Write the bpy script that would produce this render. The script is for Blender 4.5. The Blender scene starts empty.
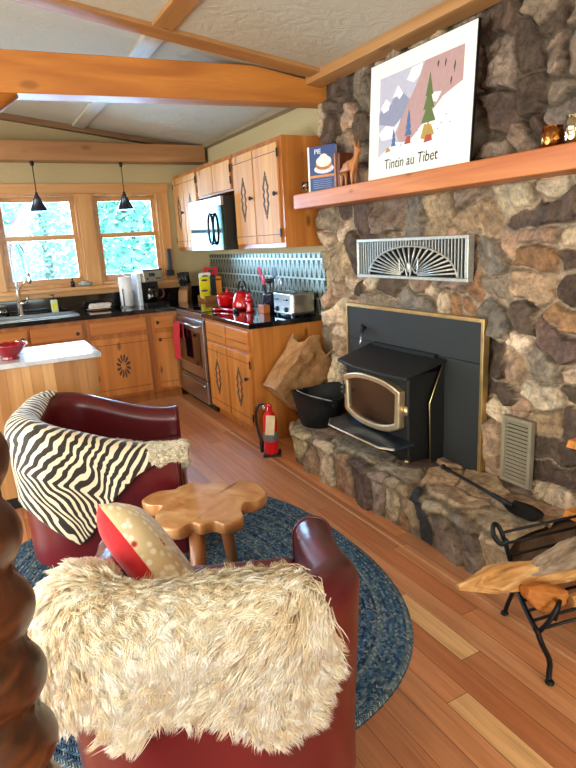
import bpy, bmesh, math, random
import numpy as np
from mathutils import Vector, Matrix
PI = math.pi
random.seed(7)
SC = bpy.context.scene
COL = SC.collection

# ------------------------------------------------------------------ colour
def C(h, k=1.0):
    h = h.lstrip('#')
    v = [int(h[i:i+2], 16) / 255 for i in (0, 2, 4)]
    return tuple([(x / 12.92 if x <= .04045 else ((x + .055) / 1.055) ** 2.4) * k for x in v] + [1])

# ------------------------------------------------------------------ nodes
def nd(nt, typ, **kw):
    n = nt.nodes.new('ShaderNode' + typ)
    for k, v in kw.items():
        key = int(k[1:]) if k[0] == 'i' and k[1:].isdigit() else k.replace('_', ' ')
        if isinstance(key, str) and hasattr(n, k) and not (key in n.inputs):
            setattr(n, k, v); continue
        s = n.inputs[key]
        if isinstance(v, bpy.types.NodeSocket): nt.links.new(v, s)
        else: s.default_value = v
    return n

def ramp(nt, fac, stops, interp='LINEAR'):
    n = nt.nodes.new('ShaderNodeValToRGB'); nt.links.new(fac, n.inputs[0])
    n.color_ramp.interpolation = interp
    el = n.color_ramp.elements
    while len(el) < len(stops): el.new(.5)
    for e, (p, c) in zip(el, stops): e.position = p; e.color = c
    return n.outputs[0]

def mix(nt, fac, a, b, mode='MIX'):
    n = nt.nodes.new('ShaderNodeMix'); n.data_type = 'RGBA'; n.blend_type = mode
    for s, v in ((n.inputs[0], fac), (n.inputs[6], a), (n.inputs[7], b)):
        if isinstance(v, bpy.types.NodeSocket): nt.links.new(v, s)
        else: s.default_value = v
    return n.outputs[2]

def math_(nt, op, a, b=None, c=None):
    n = nt.nodes.new('ShaderNodeMath'); n.operation = op
    for i, v in enumerate((a, b, c)):
        if v is None: continue
        if isinstance(v, bpy.types.NodeSocket): nt.links.new(v, n.inputs[i])
        else: n.inputs[i].default_value = v
    return n.outputs[0]

def newmat(name):
    m = bpy.data.materials.new(name); m.use_nodes = True
    nt = m.node_tree
    return m, nt, nt.nodes['Principled BSDF']

def setp(nt, p, **kw):
    for k, v in kw.items():
        s = p.inputs[k.replace('_', ' ')]
        if isinstance(v, bpy.types.NodeSocket): nt.links.new(v, s)
        else: s.default_value = v

def bump(nt, p, h, strength=.3, dist=.01):
    b = nd(nt, 'Bump', Strength=strength, Distance=dist, Height=h)
    nt.links.new(b.outputs[0], p.inputs['Normal'])

def objco(nt): return nd(nt, 'TexCoord').outputs['Object']
def mapped(nt, co, sc, rot=(0, 0, 0), loc=(0, 0, 0)):
    return nd(nt, 'Mapping', Vector=co, Scale=sc, Rotation=rot, Location=loc).outputs[0]

MATS = {}
def plain(name, col, rough=.5, metal=0., noise=.12, scale=30, coat=0., b=0., **kw):
    """procedural surface: a base colour with soft variation"""
    if name in MATS: return MATS[name]
    m, nt, p = newmat(name)
    co = objco(nt)
    n = nd(nt, 'TexNoise', Vector=co, Scale=scale, Detail=4.).outputs[0]
    d = tuple(x * (1 - noise) for x in col[:3]) + (1,)
    l = tuple(min(1, x * (1 + noise)) for x in col[:3]) + (1,)
    setp(nt, p, Base_Color=ramp(nt, n, [(.3, d), (.7, l)]), Roughness=rough, Metallic=metal, Coat_Weight=coat)
    if b: bump(nt, p, n, b, .004)
    for k, v in kw.items(): setp(nt, p, **{k: v})
    MATS[name] = m
    return m

def wood(name, light, dark, axis='Z', rough=.38, knots=.6, scale=1., coat=.15, loc=(0, 0, 0), knotcol=None, streak=.5):
    if name in MATS: return MATS[name]
    m, nt, p = newmat(name)
    co = objco(nt)
    lo, hi = .9 * scale, 13 * scale
    sc = {'X': (lo, hi, hi), 'Y': (hi, lo, hi), 'Z': (hi, hi, lo)}[axis]
    n1 = nd(nt, 'TexNoise', Vector=mapped(nt, co, sc, loc=loc), Scale=1., Detail=5., Distortion=.8).outputs[0]
    sc2 = {'X': (4, 150, 150), 'Y': (150, 4, 150), 'Z': (150, 150, 4)}[axis]
    n2 = nd(nt, 'TexNoise', Vector=mapped(nt, co, sc2), Scale=scale, Detail=2.).outputs[0]
    base = ramp(nt, n1, [(.28, dark), (.5, tuple((a + b) / 2 for a, b in zip(light, dark))), (.68, light)])
    base = mix(nt, math_(nt, 'MULTIPLY', n2, streak), base, dark, 'MIX')
    if knots:
        a, b_ = 2.3 * scale, 5.2 * scale
        sk = {'X': (a, b_, b_), 'Y': (b_, a, b_), 'Z': (b_, b_, a)}[axis]
        v = nd(nt, 'TexVoronoi', Vector=mapped(nt, co, sk, loc=tuple(x + .37 for x in loc)), Scale=1.).outputs['Distance']
        k = ramp(nt, v, [(.0, (1, 1, 1, 1)), (.065, (1, 1, 1, 1)), (.12, (0, 0, 0, 1))])
        kc = knotcol or tuple(x * .25 for x in dark[:3]) + (1,)
        base = mix(nt, math_(nt, 'MULTIPLY', k, knots), base, kc)
    setp(nt, p, Base_Color=base, Roughness=rough, Coat_Weight=coat, Coat_Roughness=.25)
    bump(nt, p, n2, .08, .002)
    MATS[name] = m
    return m

def glass(name, tint=(1, 1, 1, 1), refl=1.0, rough=0.):
    if name in MATS: return MATS[name]
    m, nt, p = newmat(name)
    nt.nodes.remove(p)
    out = nt.nodes['Material Output']
    f = nd(nt, 'Fresnel', IOR=1.45).outputs[0]
    n = nd(nt, 'TexNoise', Vector=objco(nt), Scale=3.).outputs[0]
    f = math_(nt, 'MULTIPLY', f, math_(nt, 'MULTIPLY_ADD', n, .2 * refl, .9 * refl))
    t = nd(nt, 'BsdfTransparent', Color=tint); g = nd(nt, 'BsdfGlossy', Roughness=rough)
    mx = nt.nodes.new('ShaderNodeMixShader')
    nt.links.new(f, mx.inputs[0]); nt.links.new(t.outputs[0], mx.inputs[1]); nt.links.new(g.outputs[0], mx.inputs[2])
    nt.links.new(mx.outputs[0], out.inputs[0])
    MATS[name] = m
    return m

# ------------------------------------------------------------------ meshes
class G:
    """collects faces of ONE part"""
    def __init__(s): s.v = []; s.f = []; s.m = []; s.sm = []
    def add(s, vs, fs, mi=0, smooth=False):
        o = len(s.v); s.v += [tuple(x) for x in vs]
        for f in fs: s.f.append([i + o for i in f]); s.m.append(mi); s.sm.append(smooth)
        return s
    def box(s, x0, x1, y0, y1, z0, z1, mi=0, M=None):
        vs = [Vector((x, y, z)) for z in (z0, z1) for y in (y0, y1) for x in (x0, x1)]
        if M: vs = [M @ v for v in vs]
        return s.add(vs, [(0, 2, 3, 1), (4, 5, 7, 6), (0, 1, 5, 4), (2, 6, 7, 3), (0, 4, 6, 2), (1, 3, 7, 5)], mi)
    def hexa(s, b, t, mi=0):
        n = len(b)
        return s.add(list(b) + list(t), [tuple(range(n))[::-1], tuple(range(n, 2 * n))] +
                     [(i, (i + 1) % n, n + (i + 1) % n, n + i) for i in range(n)], mi)
    def prism(s, poly, axis, a, b, mi=0, M=None, smooth=False):
        """poly of 2-D points extruded along axis from a to b"""
        def P(p, t):
            v = {'X': (t, p[0], p[1]), 'Y': (p[0], t, p[1]), 'Z': (p[0], p[1], t)}[axis]
            v = Vector(v); return M @ v if M else v
        n = len(poly)
        vs = [P(p, a) for p in poly] + [P(p, b) for p in poly]
        s.add(vs, [tuple(range(n))[::-1], tuple(range(n, 2 * n))], mi)
        o = len(s.v) - 2 * n
        for i in range(n):
            j = (i + 1) % n
            s.f.append([o + i, o + j, o + n + j, o + n + i]); s.m.append(mi); s.sm.append(smooth)
        return s
    def lathe(s, prof, n=24, c=(0, 0, 0), mi=0, M=None, smooth=True, sx=1., sy=1.):
        vs = []; fs = []
        for r, z in prof:
            for k in range(n):
                a = 2 * PI * k / n
                v = Vector((r * math.cos(a) * sx, r * math.sin(a) * sy, z))
                if M: v = M @ v
                vs.append(v + Vector(c))
        for i in range(len(prof) - 1):
            for k in range(n):
                fs.append((i * n + k, i * n + (k + 1) % n, (i + 1) * n + (k + 1) % n, (i + 1) * n + k))
        if prof[0][0] > 1e-6: fs.append(tuple(range(n))[::-1])
        if prof[-1][0] > 1e-6: fs.append(tuple(range((len(prof) - 1) * n, len(prof) * n)))
        return s.add(vs, fs, mi, smooth)
    def tube(s, pts, r, n=8, mi=0, closed=False, flat=None):
        pts = [Vector(p) for p in pts]; N = len(pts)
        rs = r if isinstance(r, (list, tuple)) else [r] * N
        vs = []; fs = []; up = None
        for i, p in enumerate(pts):
            a = pts[(i - 1) % N] if (closed or i > 0) else p
            b = pts[(i + 1) % N] if (closed or i < N - 1) else p
            t = (b - a).normalized()
            if up is None: up = Vector((0, 0, 1)) if abs(t.z) < .9 else Vector((1, 0, 0))
            sd = t.cross(up).normalized(); up = sd.cross(t).normalized()
            for k in range(n):
                an = 2 * PI * k / n
                vs.append(p + (sd * math.cos(an) + up * math.sin(an) * (flat or 1)) * rs[i])
        R = N if closed else N - 1
        for i in range(R):
            for k in range(n):
                j = (i + 1) % N
                fs.append((i * n + k, i * n + (k + 1) % n, j * n + (k + 1) % n, j * n + k))
        if not closed: fs += [tuple(range(n))[::-1], tuple(range((N - 1) * n, N * n))]
        return s.add(vs, fs, mi, True)
    def ball(s, c, rx, ry=None, rz=None, n=14, m=9, mi=0, M=None):
        ry = ry or rx; rz = rz or rx
        prof = [(math.sin(PI * i / m), -math.cos(PI * i / m)) for i in range(m + 1)]
        vs = []; fs = []
        for r, z in prof:
            for k in range(n):
                a = 2 * PI * k / n
                v = Vector((r * math.cos(a) * rx, r * math.sin(a) * ry, z * rz))
                if M: v = M @ v
                vs.append(v + Vector(c))
        for i in range(m):
            for k in range(n): fs.append((i * n + k, i * n + (k + 1) % n, (i + 1) * n + (k + 1) % n, (i + 1) * n + k))
        return s.add(vs, fs, mi, True)
    def grid(s, P, nu, nv, mi=0, closed_u=False, smooth=True):
        vs = [P(i, j) for i in range(nu) for j in range(nv)]
        fs = []
        for i in range(nu if closed_u else nu - 1):
            for j in range(nv - 1):
                k = (i + 1) % nu
                fs.append((i * nv + j, k * nv + j, k * nv + j + 1, i * nv + j + 1))
        return s.add(vs, fs, mi, smooth)
    def build(s, name, mats, parent=None, bevel=0., seg=2, smooth=None, loc=None, rot=None, weld=False, fix=True):
        me = bpy.data.meshes.new(name)
        me.from_pydata(s.v, [], s.f); me.update()
        for m in (mats if isinstance(mats, (list, tuple)) else [mats]): me.materials.append(m)
        me.polygons.foreach_set('material_index', s.m)
        me.polygons.foreach_set('use_smooth', [bool(x) if smooth is None else smooth for x in s.sm])
        bm = bmesh.new(); bm.from_mesh(me)
        if weld: bmesh.ops.remove_doubles(bm, verts=bm.verts, dist=1e-5)
        if fix: bmesh.ops.recalc_face_normals(bm, faces=bm.faces)
        bm.to_mesh(me); bm.free()
        return link(name, me, parent, bevel, seg, loc, rot)

def link(name, me, parent=None, bevel=0., seg=2, loc=None, rot=None):
    o = bpy.data.objects.new(name, me); COL.objects.link(o)
    if parent: o.parent = parent
    if loc: o.location = loc
    if rot: o.rotation_euler = rot
    if bevel:
        b = o.modifiers.new('edge', 'BEVEL'); b.width = bevel; b.segments = seg; b.limit_method = 'ANGLE'; b.angle_limit = .6
        b.harden_normals = False
    return o

def T(name, label, cat, loc=(0, 0, 0), rz=0., group=None, rot=None):
    o = bpy.data.objects.new(name, None); COL.objects.link(o)
    o.empty_display_size = .1
    o.location = loc; o.rotation_euler = rot or (0, 0, rz)
    return tag(o, label, cat, group)
def tag(o, label, cat, group=None, kind=None):
    o['label'] = label; o['category'] = cat
    if group: o['group'] = group
    if kind: o['kind'] = kind
    return o
def S(o):
    o['kind'] = 'structure'; return o
def copy_tree(o, parent=None):
    c = o.copy(); COL.objects.link(c)
    if parent: c.parent = parent
    for ch in list(o.children): copy_tree(ch, c)
    return c

def np_mesh(name, V, F, mats, parent=None, smooth=True, attr=None, uv=None):
    """fast mesh from numpy arrays (F: n x 3 or n x 4)"""
    me = bpy.data.meshes.new(name)
    k = F.shape[1]
    me.vertices.add(len(V)); me.vertices.foreach_set('co', np.ascontiguousarray(V, np.float32).ravel())
    me.loops.add(F.size); me.loops.foreach_set('vertex_index', np.ascontiguousarray(F, np.int32).ravel())
    me.polygons.add(len(F)); me.polygons.foreach_set('loop_start', np.arange(0, F.size, k, dtype=np.int32))
    me.update(calc_edges=True)
    me.polygons.foreach_set('use_smooth', np.full(len(F), smooth))
    for m in (mats if isinstance(mats, (list, tuple)) else [mats]): me.materials.append(m)
    if attr is not None:
        a = me.color_attributes.new('tint', 'FLOAT_COLOR', 'POINT')
        a.data.foreach_set('color', np.ascontiguousarray(np.c_[attr, np.ones(len(attr))], np.float32).ravel())
    if uv is not None:
        l = me.uv_layers.new(name='UVMap')
        l.data.foreach_set('uv', np.ascontiguousarray(uv[F.ravel()], np.float32).ravel())
    me.update()
    return link(name, me, parent)

def quads(nu, nv, keep=None):
    i, j = np.meshgrid(np.arange(nu - 1), np.arange(nv - 1), indexing='ij')
    a = (i * nv + j).ravel()
    F = np.c_[a, a + nv, a + nv + 1, a + 1]
    return F if keep is None else F[keep[F].all(1)]

# ------------------------------------------------------------------ numpy noise
_R = np.random.RandomState(3)
_H = _R.rand(256, 256)
def vnoise(x, y):
    xi = np.floor(x).astype(int); yi = np.floor(y).astype(int)
    fx = x - xi; fy = y - yi
    fx = fx * fx * (3 - 2 * fx); fy = fy * fy * (3 - 2 * fy)
    h = lambda a, b: _H[a % 256, b % 256]
    return (h(xi, yi) * (1 - fx) + h(xi + 1, yi) * fx) * (1 - fy) + (h(xi, yi + 1) * (1 - fx) + h(xi + 1, yi + 1) * fx) * fy
def fbm(x, y, o=4):
    s = 0; a = .5
    for k in range(o):
        s = s + a * (vnoise(x, y) - .5); x = x * 2.03 + 7.1; y = y * 2.03 + 3.7; a *= .5
    return s
def sstep(a, b, x):
    t = np.clip((x - a) / (b - a), 0, 1); return t * t * (3 - 2 * t)

def stone_field(segs, U, V, seed, gap=.022, relief=.05, warp=.03):
    """heights, stone index, edge measure of irregular laid stones (each seed a segment)"""
    u = U + warp * 2.2 * fbm(U * 9 + seed, V * 9) + .012 * fbm(U * 38, V * 38 + seed)
    v = V + warp * 2.2 * fbm(U * 9 + 50, V * 9 + seed) + .012 * fbm(U * 38 + 9, V * 38 + seed)
    d1 = np.full(U.shape, 9.); d2 = np.full(U.shape, 9.); idx = np.zeros(U.shape, int)
    for k, (a, b, c, d, _c) in enumerate(segs):
        ex, ey = c - a, d - b; L = ex * ex + ey * ey + 1e-9
        t = np.clip(((u - a) * ex + (v - b) * ey) / L, 0, 1)
        q = np.hypot(u - a - t * ex, v - b - t * ey)
        n = q < d1
        d2 = np.where(n, d1, np.minimum(d2, q)); idx = np.where(n, k, idx); d1 = np.where(n, q, d1)
    rs = np.random.RandomState(seed + 11)
    K = len(segs)
    hh = .55 + .6 * rs.rand(K); tu = rs.randn(K) * .3; tv = rs.randn(K) * .3
    cu = np.array([(s[0] + s[2]) / 2 for s in segs]); cv = np.array([(s[1] + s[3]) / 2 for s in segs])
    e = d2 - d1
    g = gap * (.6 + 1.2 * vnoise(U * 6 + seed, V * 6 + 20))
    prof = sstep(g * .35, g + .015, e)
    tilt = np.clip(tu[idx] * (U - cu[idx]) + tv[idx] * (V - cv[idx]), -.03, .03)
    rough = .036 * fbm(U * 14 + idx * 3.1, V * 14 + idx * 1.7, 5) + .018 * fbm(U * 42 + idx, V * 42, 4)
    # broken facets
    fac = np.abs(fbm(U * 8 + idx * 5.3, V * 6 + idx * 2.9, 3)) * .075
    h = prof * (relief * hh[idx] + tilt + rough + fac) + (1 - prof) * (.008 * fbm(U * 60, V * 60, 3))
    return h, idx, prof

OFFW = {}
def TW(name, label, cat, loc, group=None):
    """Empty whose parts are written in room coordinates"""
    o = T(name, label, cat, loc, 0, group); OFFW[o.name] = Vector(loc); return o
_link = link
def link(name, me, parent=None, bevel=0., seg=2, loc=None, rot=None):
    if parent is not None and loc is None and parent.name in OFFW: loc = -OFFW[parent.name]
    return _link(name, me, parent, bevel, seg, loc, rot)
def text_mesh(name, txt, size, M, mat, parent=None, ext=.0006, align='CENTER', shear=0., sx=1., bold=0.):
    cu = bpy.data.curves.new(name, 'FONT'); cu.body = txt; cu.size = size; cu.extrude = ext; cu.align_x = align; cu.shear = shear; cu.resolution_u = 3; cu.offset = bold
    o = bpy.data.objects.new(name, cu); COL.objects.link(o)
    dg = bpy.context.evaluated_depsgraph_get(); dg.update()
    me = bpy.data.meshes.new_from_object(o.evaluated_get(dg))
    bpy.data.objects.remove(o); bpy.data.curves.remove(cu)
    me.transform(M @ Matrix.Diagonal((sx, 1, 1, 1))); me.materials.clear(); me.materials.append(mat); me.name = name
    return link(name, me, parent)
def smooth_path(pts, n=8):
    """Catmull-Rom through pts"""
    P = [Vector(p) for p in pts]; P = [P[0] * 2 - P[1]] + P + [P[-1] * 2 - P[-2]]
    out = []
    for i in range(1, len(P) - 2):
        for k in range(n):
            t = k / n
            out.append(.5 * ((2 * P[i]) + (P[i + 1] - P[i - 1]) * t + (2 * P[i - 1] - 5 * P[i] + 4 * P[i + 1] - P[i + 2]) * t * t + (3 * P[i] - P[i - 1] - 3 * P[i + 1] + P[i + 2]) * t ** 3))
    out.append(P[-2]); return out
# ------------------------------------------------------------------ materials
PINE_L, PINE_D = C('d99a55'), C('b06a2c')
def pine(ax): return wood('honey pine ' + ax, C('d4893f'), C('a45c1e'), ax, knots=.75)
def pine_lit(ax): return wood('lit-tone pine ' + ax, C('d9a262'), C('b87a40'), ax, knots=.7, coat=0., rough=.62)  # lighter copy of the pine: light on the upper doors put into the colour
def beamw(ax): return wood('orange fir ' + ax, C('c9802f'), C('a05a17'), ax, knots=.5, scale=.8, rough=.5, coat=.0)
def trimw(ax): return wood('ceiling board ' + ax, C('b98750'), C('8f5f32'), ax, knots=.4, scale=.9, rough=.5, coat=0)
def winw(ax): return wood('window pine ' + ax, C('d69f62'), C('b67c42'), ax, knots=.35)
M_black_metal = plain('black iron', C('1d1e20'), .5, .4, .2, 60)
M_stove = plain('matte stove steel', C('1d1c1b'), .5, .1, .12, 40, Specular_IOR_Level=.35)
M_panel = plain('charcoal panel', C('2d2d2c'), .6, 0., .06, 8, Specular_IOR_Level=.25)
M_brass = plain('brass trim', C('cfae74'), .35, .9, .15, 20)
M_gold = plain('satin gold door', C('dcc49c'), .38, .9, .12, 25)
M_steel = plain('brushed steel', C('b8b9bb'), .28, 1., .08, 50)
M_chrome = plain('chrome', C('d5d7da'), .12, 1., .03, 20)
M_granite = plain('black granite', C('0d0e11'), .07, 0., .5, 220, coat=.3)
M_blackgl = plain('black glass', C('08080a'), .05, 0., .2, 10, coat=.5)
M_blackpl = plain('black plastic', C('121214'), .4, 0., .15, 40)
M_white = plain('white enamel', C('e9e9e8'), .35, 0., .03, 30)
M_red = plain('red enamel', C('c00d12'), .12, 0., .08, 20, coat=.6)
M_redpl = plain('red plastic', C('cc1f2c'), .35, 0., .08, 20)
M_redmet = plain('extinguisher red', C('d3121a'), .2, 0., .06, 12, coat=.4)
M_dark_wood = plain('dark carved wood', C('4a2d18'), .6, 0., .3, 50)
M_knob = plain('dark turned knob', C('33190e'), .35, 0., .2, 40)

def leather():
    m, nt, p = newmat('oxblood leather'); co = objco(nt)
    n = nd(nt, 'TexNoise', Vector=co, Scale=4., Detail=3.).outputs[0]
    v = nd(nt, 'TexVoronoi', Vector=co, Scale=260.).outputs['Distance']
    setp(nt, p, Base_Color=ramp(nt, n, [(.3, C('4e0d14')), (.7, C('67141d'))]), Roughness=.3, Coat_Weight=.25, Coat_Roughness=.2)
    bump(nt, p, v, .12, .002)
    return m
M_leather = leather()

def stone_mat(name, mul=1.):
    m, nt, p = newmat(name); co = objco(nt)
    t = nd(nt, 'VertexColor', layer_name='tint').outputs[0]
    n1 = nd(nt, 'TexNoise', Vector=co, Scale=9., Detail=8., Roughness=.68, Distortion=.6).outputs[0]
    n2 = nd(nt, 'TexNoise', Vector=mapped(nt, co, (1, 1, 1), loc=(3, 8, 1)), Scale=34., Detail=6., Roughness=.7).outputs[0]
    n3 = nd(nt, 'TexNoise', Vector=mapped(nt, co, (1, 1, 1), loc=(9, 2, 5)), Scale=3.5, Detail=4.).outputs[0]
    c = mix(nt, 1., t, ramp(nt, n1, [(.3, (.36, .34, .32, 1)), (.52, (.92, .90, .87, 1)), (.72, (1.6, 1.52, 1.4, 1))]), 'MULTIPLY')
    c = mix(nt, .8, c, ramp(nt, n2, [(.33, (.45, .43, .42, 1)), (.5, (1, 1, 1, 1)), (.7, (1.35, 1.32, 1.28, 1))]), 'MULTIPLY')
    c = mix(nt, ramp(nt, n3, [(.55, (0, 0, 0, 1)), (.75, (.22, .22, .22, 1))]), c, C('7d604a'))
    setp(nt, p, Base_Color=c, Roughness=.85, Specular_IOR_Level=.3)
    bump(nt, p, math_(nt, 'ADD', n1, math_(nt, 'MULTIPLY', n2, .6)), .9, .016)
    return m
M_stone = stone_mat('laid field stone')

def plaster(name, col, sc=14, st=.5):
    m, nt, p = newmat(name); co = objco(nt)
    n = nd(nt, 'TexNoise', Vector=co, Scale=float(sc), Detail=6., Roughness=.6, Distortion=1.2).outputs[0]
    n2 = nd(nt, 'TexNoise', Vector=co, Scale=1.2, Detail=2.).outputs[0]
    c = mix(nt, math_(nt, 'MULTIPLY', n2, .25), col, tuple(x * .82 for x in col[:3]) + (1,))
    setp(nt, p, Base_Color=c, Roughness=.9); bump(nt, p, n, st, .02)
    return m
M_wall = plaster('tan plaster', C('b59f74'), 30, .25)
M_ceil = plaster('troweled ceiling plaster', C('b5aa94'), 9, .5)
# ------------------------------------------------------------------ camera
CAM = bpy.data.cameras.new('camera'); CO = bpy.data.objects.new('camera', CAM); COL.objects.link(CO)
SC.camera = CO
YAW, PIT, ROL, FPX = math.radians(27.7325), math.radians(13.97415), math.radians(-3.0263), 576.6526
f0 = Vector((math.sin(YAW), math.cos(YAW), 0)); r0 = Vector((math.cos(YAW), -math.sin(YAW), 0)); u0 = Vector((0, 0, 1))
fw = math.cos(PIT) * f0 - math.sin(PIT) * u0; up = math.cos(PIT) * u0 + math.sin(PIT) * f0
ri = math.cos(ROL) * r0 + math.sin(ROL) * up; up = -math.sin(ROL) * r0 + math.cos(ROL) * up
MW = Matrix((ri, up, -fw)).transposed().to_4x4(); MW.translation = (0, 0, 1.5)
CO.matrix_world = MW
CAM.sensor_fit = 'AUTO'; CAM.sensor_width = 36; CAM.lens = 36 * FPX / 768; CAM.clip_start = .02

def zc(x): return 2.5 + .13 * (2.25 - x)          # underside of the sloping ceiling

# ------------------------------------------------------------------ floor: strip boards laid along Y
def floor_mat():
    m, nt, p = newmat('fir strip floor'); co = objco(nt)
    t = nd(nt, 'VertexColor', layer_name='tint').outputs[0]
    n1 = nd(nt, 'TexNoise', Vector=mapped(nt, co, (30, 1.6, 1)), Scale=1., Detail=5., Distortion=1.).outputs[0]
    n2 = nd(nt, 'TexNoise', Vector=mapped(nt, co, (190, 5, 1)), Scale=1., Detail=2.).outputs[0]
    c = mix(nt, 1., t, ramp(nt, n1, [(.3, (.80, .74, .70, 1)), (.6, (1.06, 1.06, 1.06, 1))]), 'MULTIPLY')
    c = mix(nt, .3, c, ramp(nt, n2, [(.3, (.66, .6, .56, 1)), (.6, (1.08, 1.08, 1.08, 1))]), 'MULTIPLY')
    setp(nt, p, Base_Color=c, Roughness=ramp(nt, n1, [(.2, (.3, .3, .3, 1)), (.8, (.42, .42, .42, 1))]), Coat_Weight=.2, Coat_Roughness=.2)
    bump(nt, p, n2, .06, .002); return m
fl = []; ft = []; vs = []
pal = [C('d18f60'), C('c98355'), C('d59465'), C('c2794c'), C('d28a58'), C('cc885b'), C('c47f52')]
rf = random.Random(5)
W = .092; x = -2.7; k = 0
pales = [(1.33, 1.42, 1.30, 1.72), (1.14, 1.23, .72, 1.18)]
x = 1.33 - 44 * W
while x < 2.6:
    y = -2.6 - rf.random()
    x1 = x + W
    forced = [p for p in pales if p[0] < x + W / 2 < p[1] + .01]
    cuts = [y]
    while y < 6.4:
        y += .9 + 1.6 * rf.random(); cuts.append(y)
    if forced:
        a, b = forced[0][2:]
        cuts = [c for c in cuts if c < a - .25 or c > b + .25] + [a, b]; cuts.sort()
    for a, b in zip(cuts, cuts[1:]):
        c = pal[rf.randrange(len(pal))]; q = .82 + .22 * rf.random(); c = [v * q for v in c[:3]]
        if forced and abs(a - forced[0][2]) < 1e-6: c = C('dfae78')[:3]
        g = .0009
        o = len(vs)
        vs += [(x + g, a + g, 0), (x1 - g, a + g, 0), (x1 - g, b - g, 0), (x + g, b - g, 0)]
        fl.append((o, o + 1, o + 2, o + 3)); ft += [c] * 4
    x = x1
o = len(vs); vs += [(-2.7, -2.6, -.004), (2.7, -2.6, -.004), (2.7, 6.4, -.004), (-2.7, 6.4, -.004)]
fl.append((o, o + 1, o + 2, o + 3)); ft += [C('2a140a')[:3]] * 4
# pale worn seam running beside the hearth
fo = np_mesh('floor', np.array(vs), np.array(fl), floor_mat(), attr=np.array(ft), smooth=False); S(fo)
g = G(); g.prism([(1.655, -1), (1.668, -1), (1.668, 5.4), (1.655, 5.4)], 'Z', -.001, .0012)
S(g.build('trim_1', plain('pale filler strip', C('d3a173'), .5, b=.1)))

# ------------------------------------------------------------------ walls
YB = 6.15
WIN = [(.27, 1.02), (1.15, 1.83)]; WZ = (1.16, 2.05)
g = G()
xs = [-2.7, WIN[0][0], WIN[0][1], WIN[1][0], WIN[1][1], 2.5]
g.box(-2.7, 2.5, YB, YB + .15, -.05, WZ[0]); g.box(-2.7, 2.5, YB, YB + .15, WZ[1], 3.3)
for a, b in ((xs[0], xs[1]), (xs[2], xs[3]), (xs[4], xs[5])): g.box(a, b, YB, YB + .15, WZ[0], WZ[1])
S(g.build('wall_back', M_wall))
S(G().box(2.34, 2.5, -2.6, YB, -.05, 2.62).build('wall_right', M_wall))
g = G(); XL = -2.6
ops = [(.2, 2.4), (3.0, 5.2)]
g.box(XL - .12, XL, -2.6, YB, -.05, .5); g.box(XL - .12, XL, -2.6, YB, 2.3, 3.3)
for a, b in ((-2.6, .2), (2.4, 3.0), (5.2, YB)): g.box(XL - .12, XL, a, b, .5, 2.3)
S(g.build('wall_left', M_wall))
g = G(); YF = -2.5
g.box(-2.7, -1.2, YF - .12, YF, -.05, 3.3); g.box(1.4, 2.5, YF - .12, YF, -.05, 3.3); g.box(-1.2, 1.4, YF - .12, YF, 2.2, 3.3); g.box(-1.2, 1.4, YF - .12, YF, -.05, .4)
S(g.build('wall_front', M_wall))
g = G()
g.hexa([(-2.75, -2.7, zc(-2.75)), (2.5, -2.7, zc(2.5)), (2.5, 6.35, zc(2.5)), (-2.75, 6.35, zc(-2.75))],
       [(-2.75, -2.7, zc(-2.75) + .1), (2.5, -2.7, zc(2.5) + .1), (2.5, 6.35, zc(2.5) + .1), (-2.75, 6.35, zc(-2.75) + .1)])
S(g.build('ceiling', M_ceil))

def slope_board(x0, x1, y0, y1, t, name, m):
    g = G(); g.hexa([(x0, y0, zc(x0) - t), (x1, y0, zc(x1) - t), (x1, y1, zc(x1) - t), (x0, y1, zc(x0) - t)],
                    [(x0, y0, zc(x0) + .01), (x1, y0, zc(x1) + .01), (x1, y1, zc(x1) + .01), (x0, y1, zc(x0) + .01)])
    return S(g.build(name, m, bevel=.004))
slope_board(-2.6, 2.2, 3.33, 3.47, .022, 'trim_2', trimw('X'))
for i, (a, b) in enumerate(((-2.4, 3.33), (3.47, 6.13))):
    m_ = trimw('Y') if i == 0 else wood('pale painted batten', C('b9ae9a'), C('a2957e'), 'Y', .6, 0, 1., 0)
    slope_board(1.05, 1.16, a, b, .02, 'trim_%d' % (3 + i), m_)
    slope_board(-.2, -.09, a, b, .02, 'trim_%d' % (5 + i), m_)
slope_board(-2.6, 2.34, 6.07, 6.15, .05, 'trim_7', wood('dull brown trim', C('8a6440'), C('684628'), 'X', .6, .3, 1., 0))
slope_board(2.28, 2.34, 3.6, 6.1, .035, 'trim_8', wood('grey tan trim', C('9a8566'), C('7c6748'), 'Y', .6, .2, 1., 0))
slope_board(2.09, 2.2, -2.4, 3.52, .055, 'trim_9', trimw('Y'))

# tie beam whose top is cut to the slope, right end bearing on the stone
g = G()
def bz(x): return 2.335 + (x + .3) * .010
pl = [(-2.6, 2.315), (2.27, 2.362), (2.27, zc(2.27) - .03), (1.75, 2.562), (-2.6, 2.545)]
sh = lambda x: 3.72 - .09 * (x + .3)
pts = [(x, sh(x), z) for x, z in pl]
g.hexa(pts, [(x, y + .16, z) for x, y, z in pts])
S(g.build('ceiling_beam', beamw('X'), bevel=.006))
g = G(); g.box(-2.6, 2.3, 5.93, 6.13, 2.32, 2.485)
S(g.build('window_beam', wood('brown beam', C('b98350'), C('8f5d33'), 'X', .5, .5, .8, 0), bevel=.006))
# knee brace from the tie beam down to the left
g = G(); g.tube([(.36, 3.70, 2.36), (.22, 3.72, 2.27), (.05, 3.74, 2.12), (-.3, 3.77, 1.85), (-.78, 3.8, 1.5)], [.035, .05, .055, .06, .06], 9)
S(g.build('beam_brace', beamw('X')))
g = G(); g.box(-.95, -.75, 3.7, 3.9, 0, 2.32); S(g.build('pillar', beamw('Z'), bevel=.01))

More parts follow.
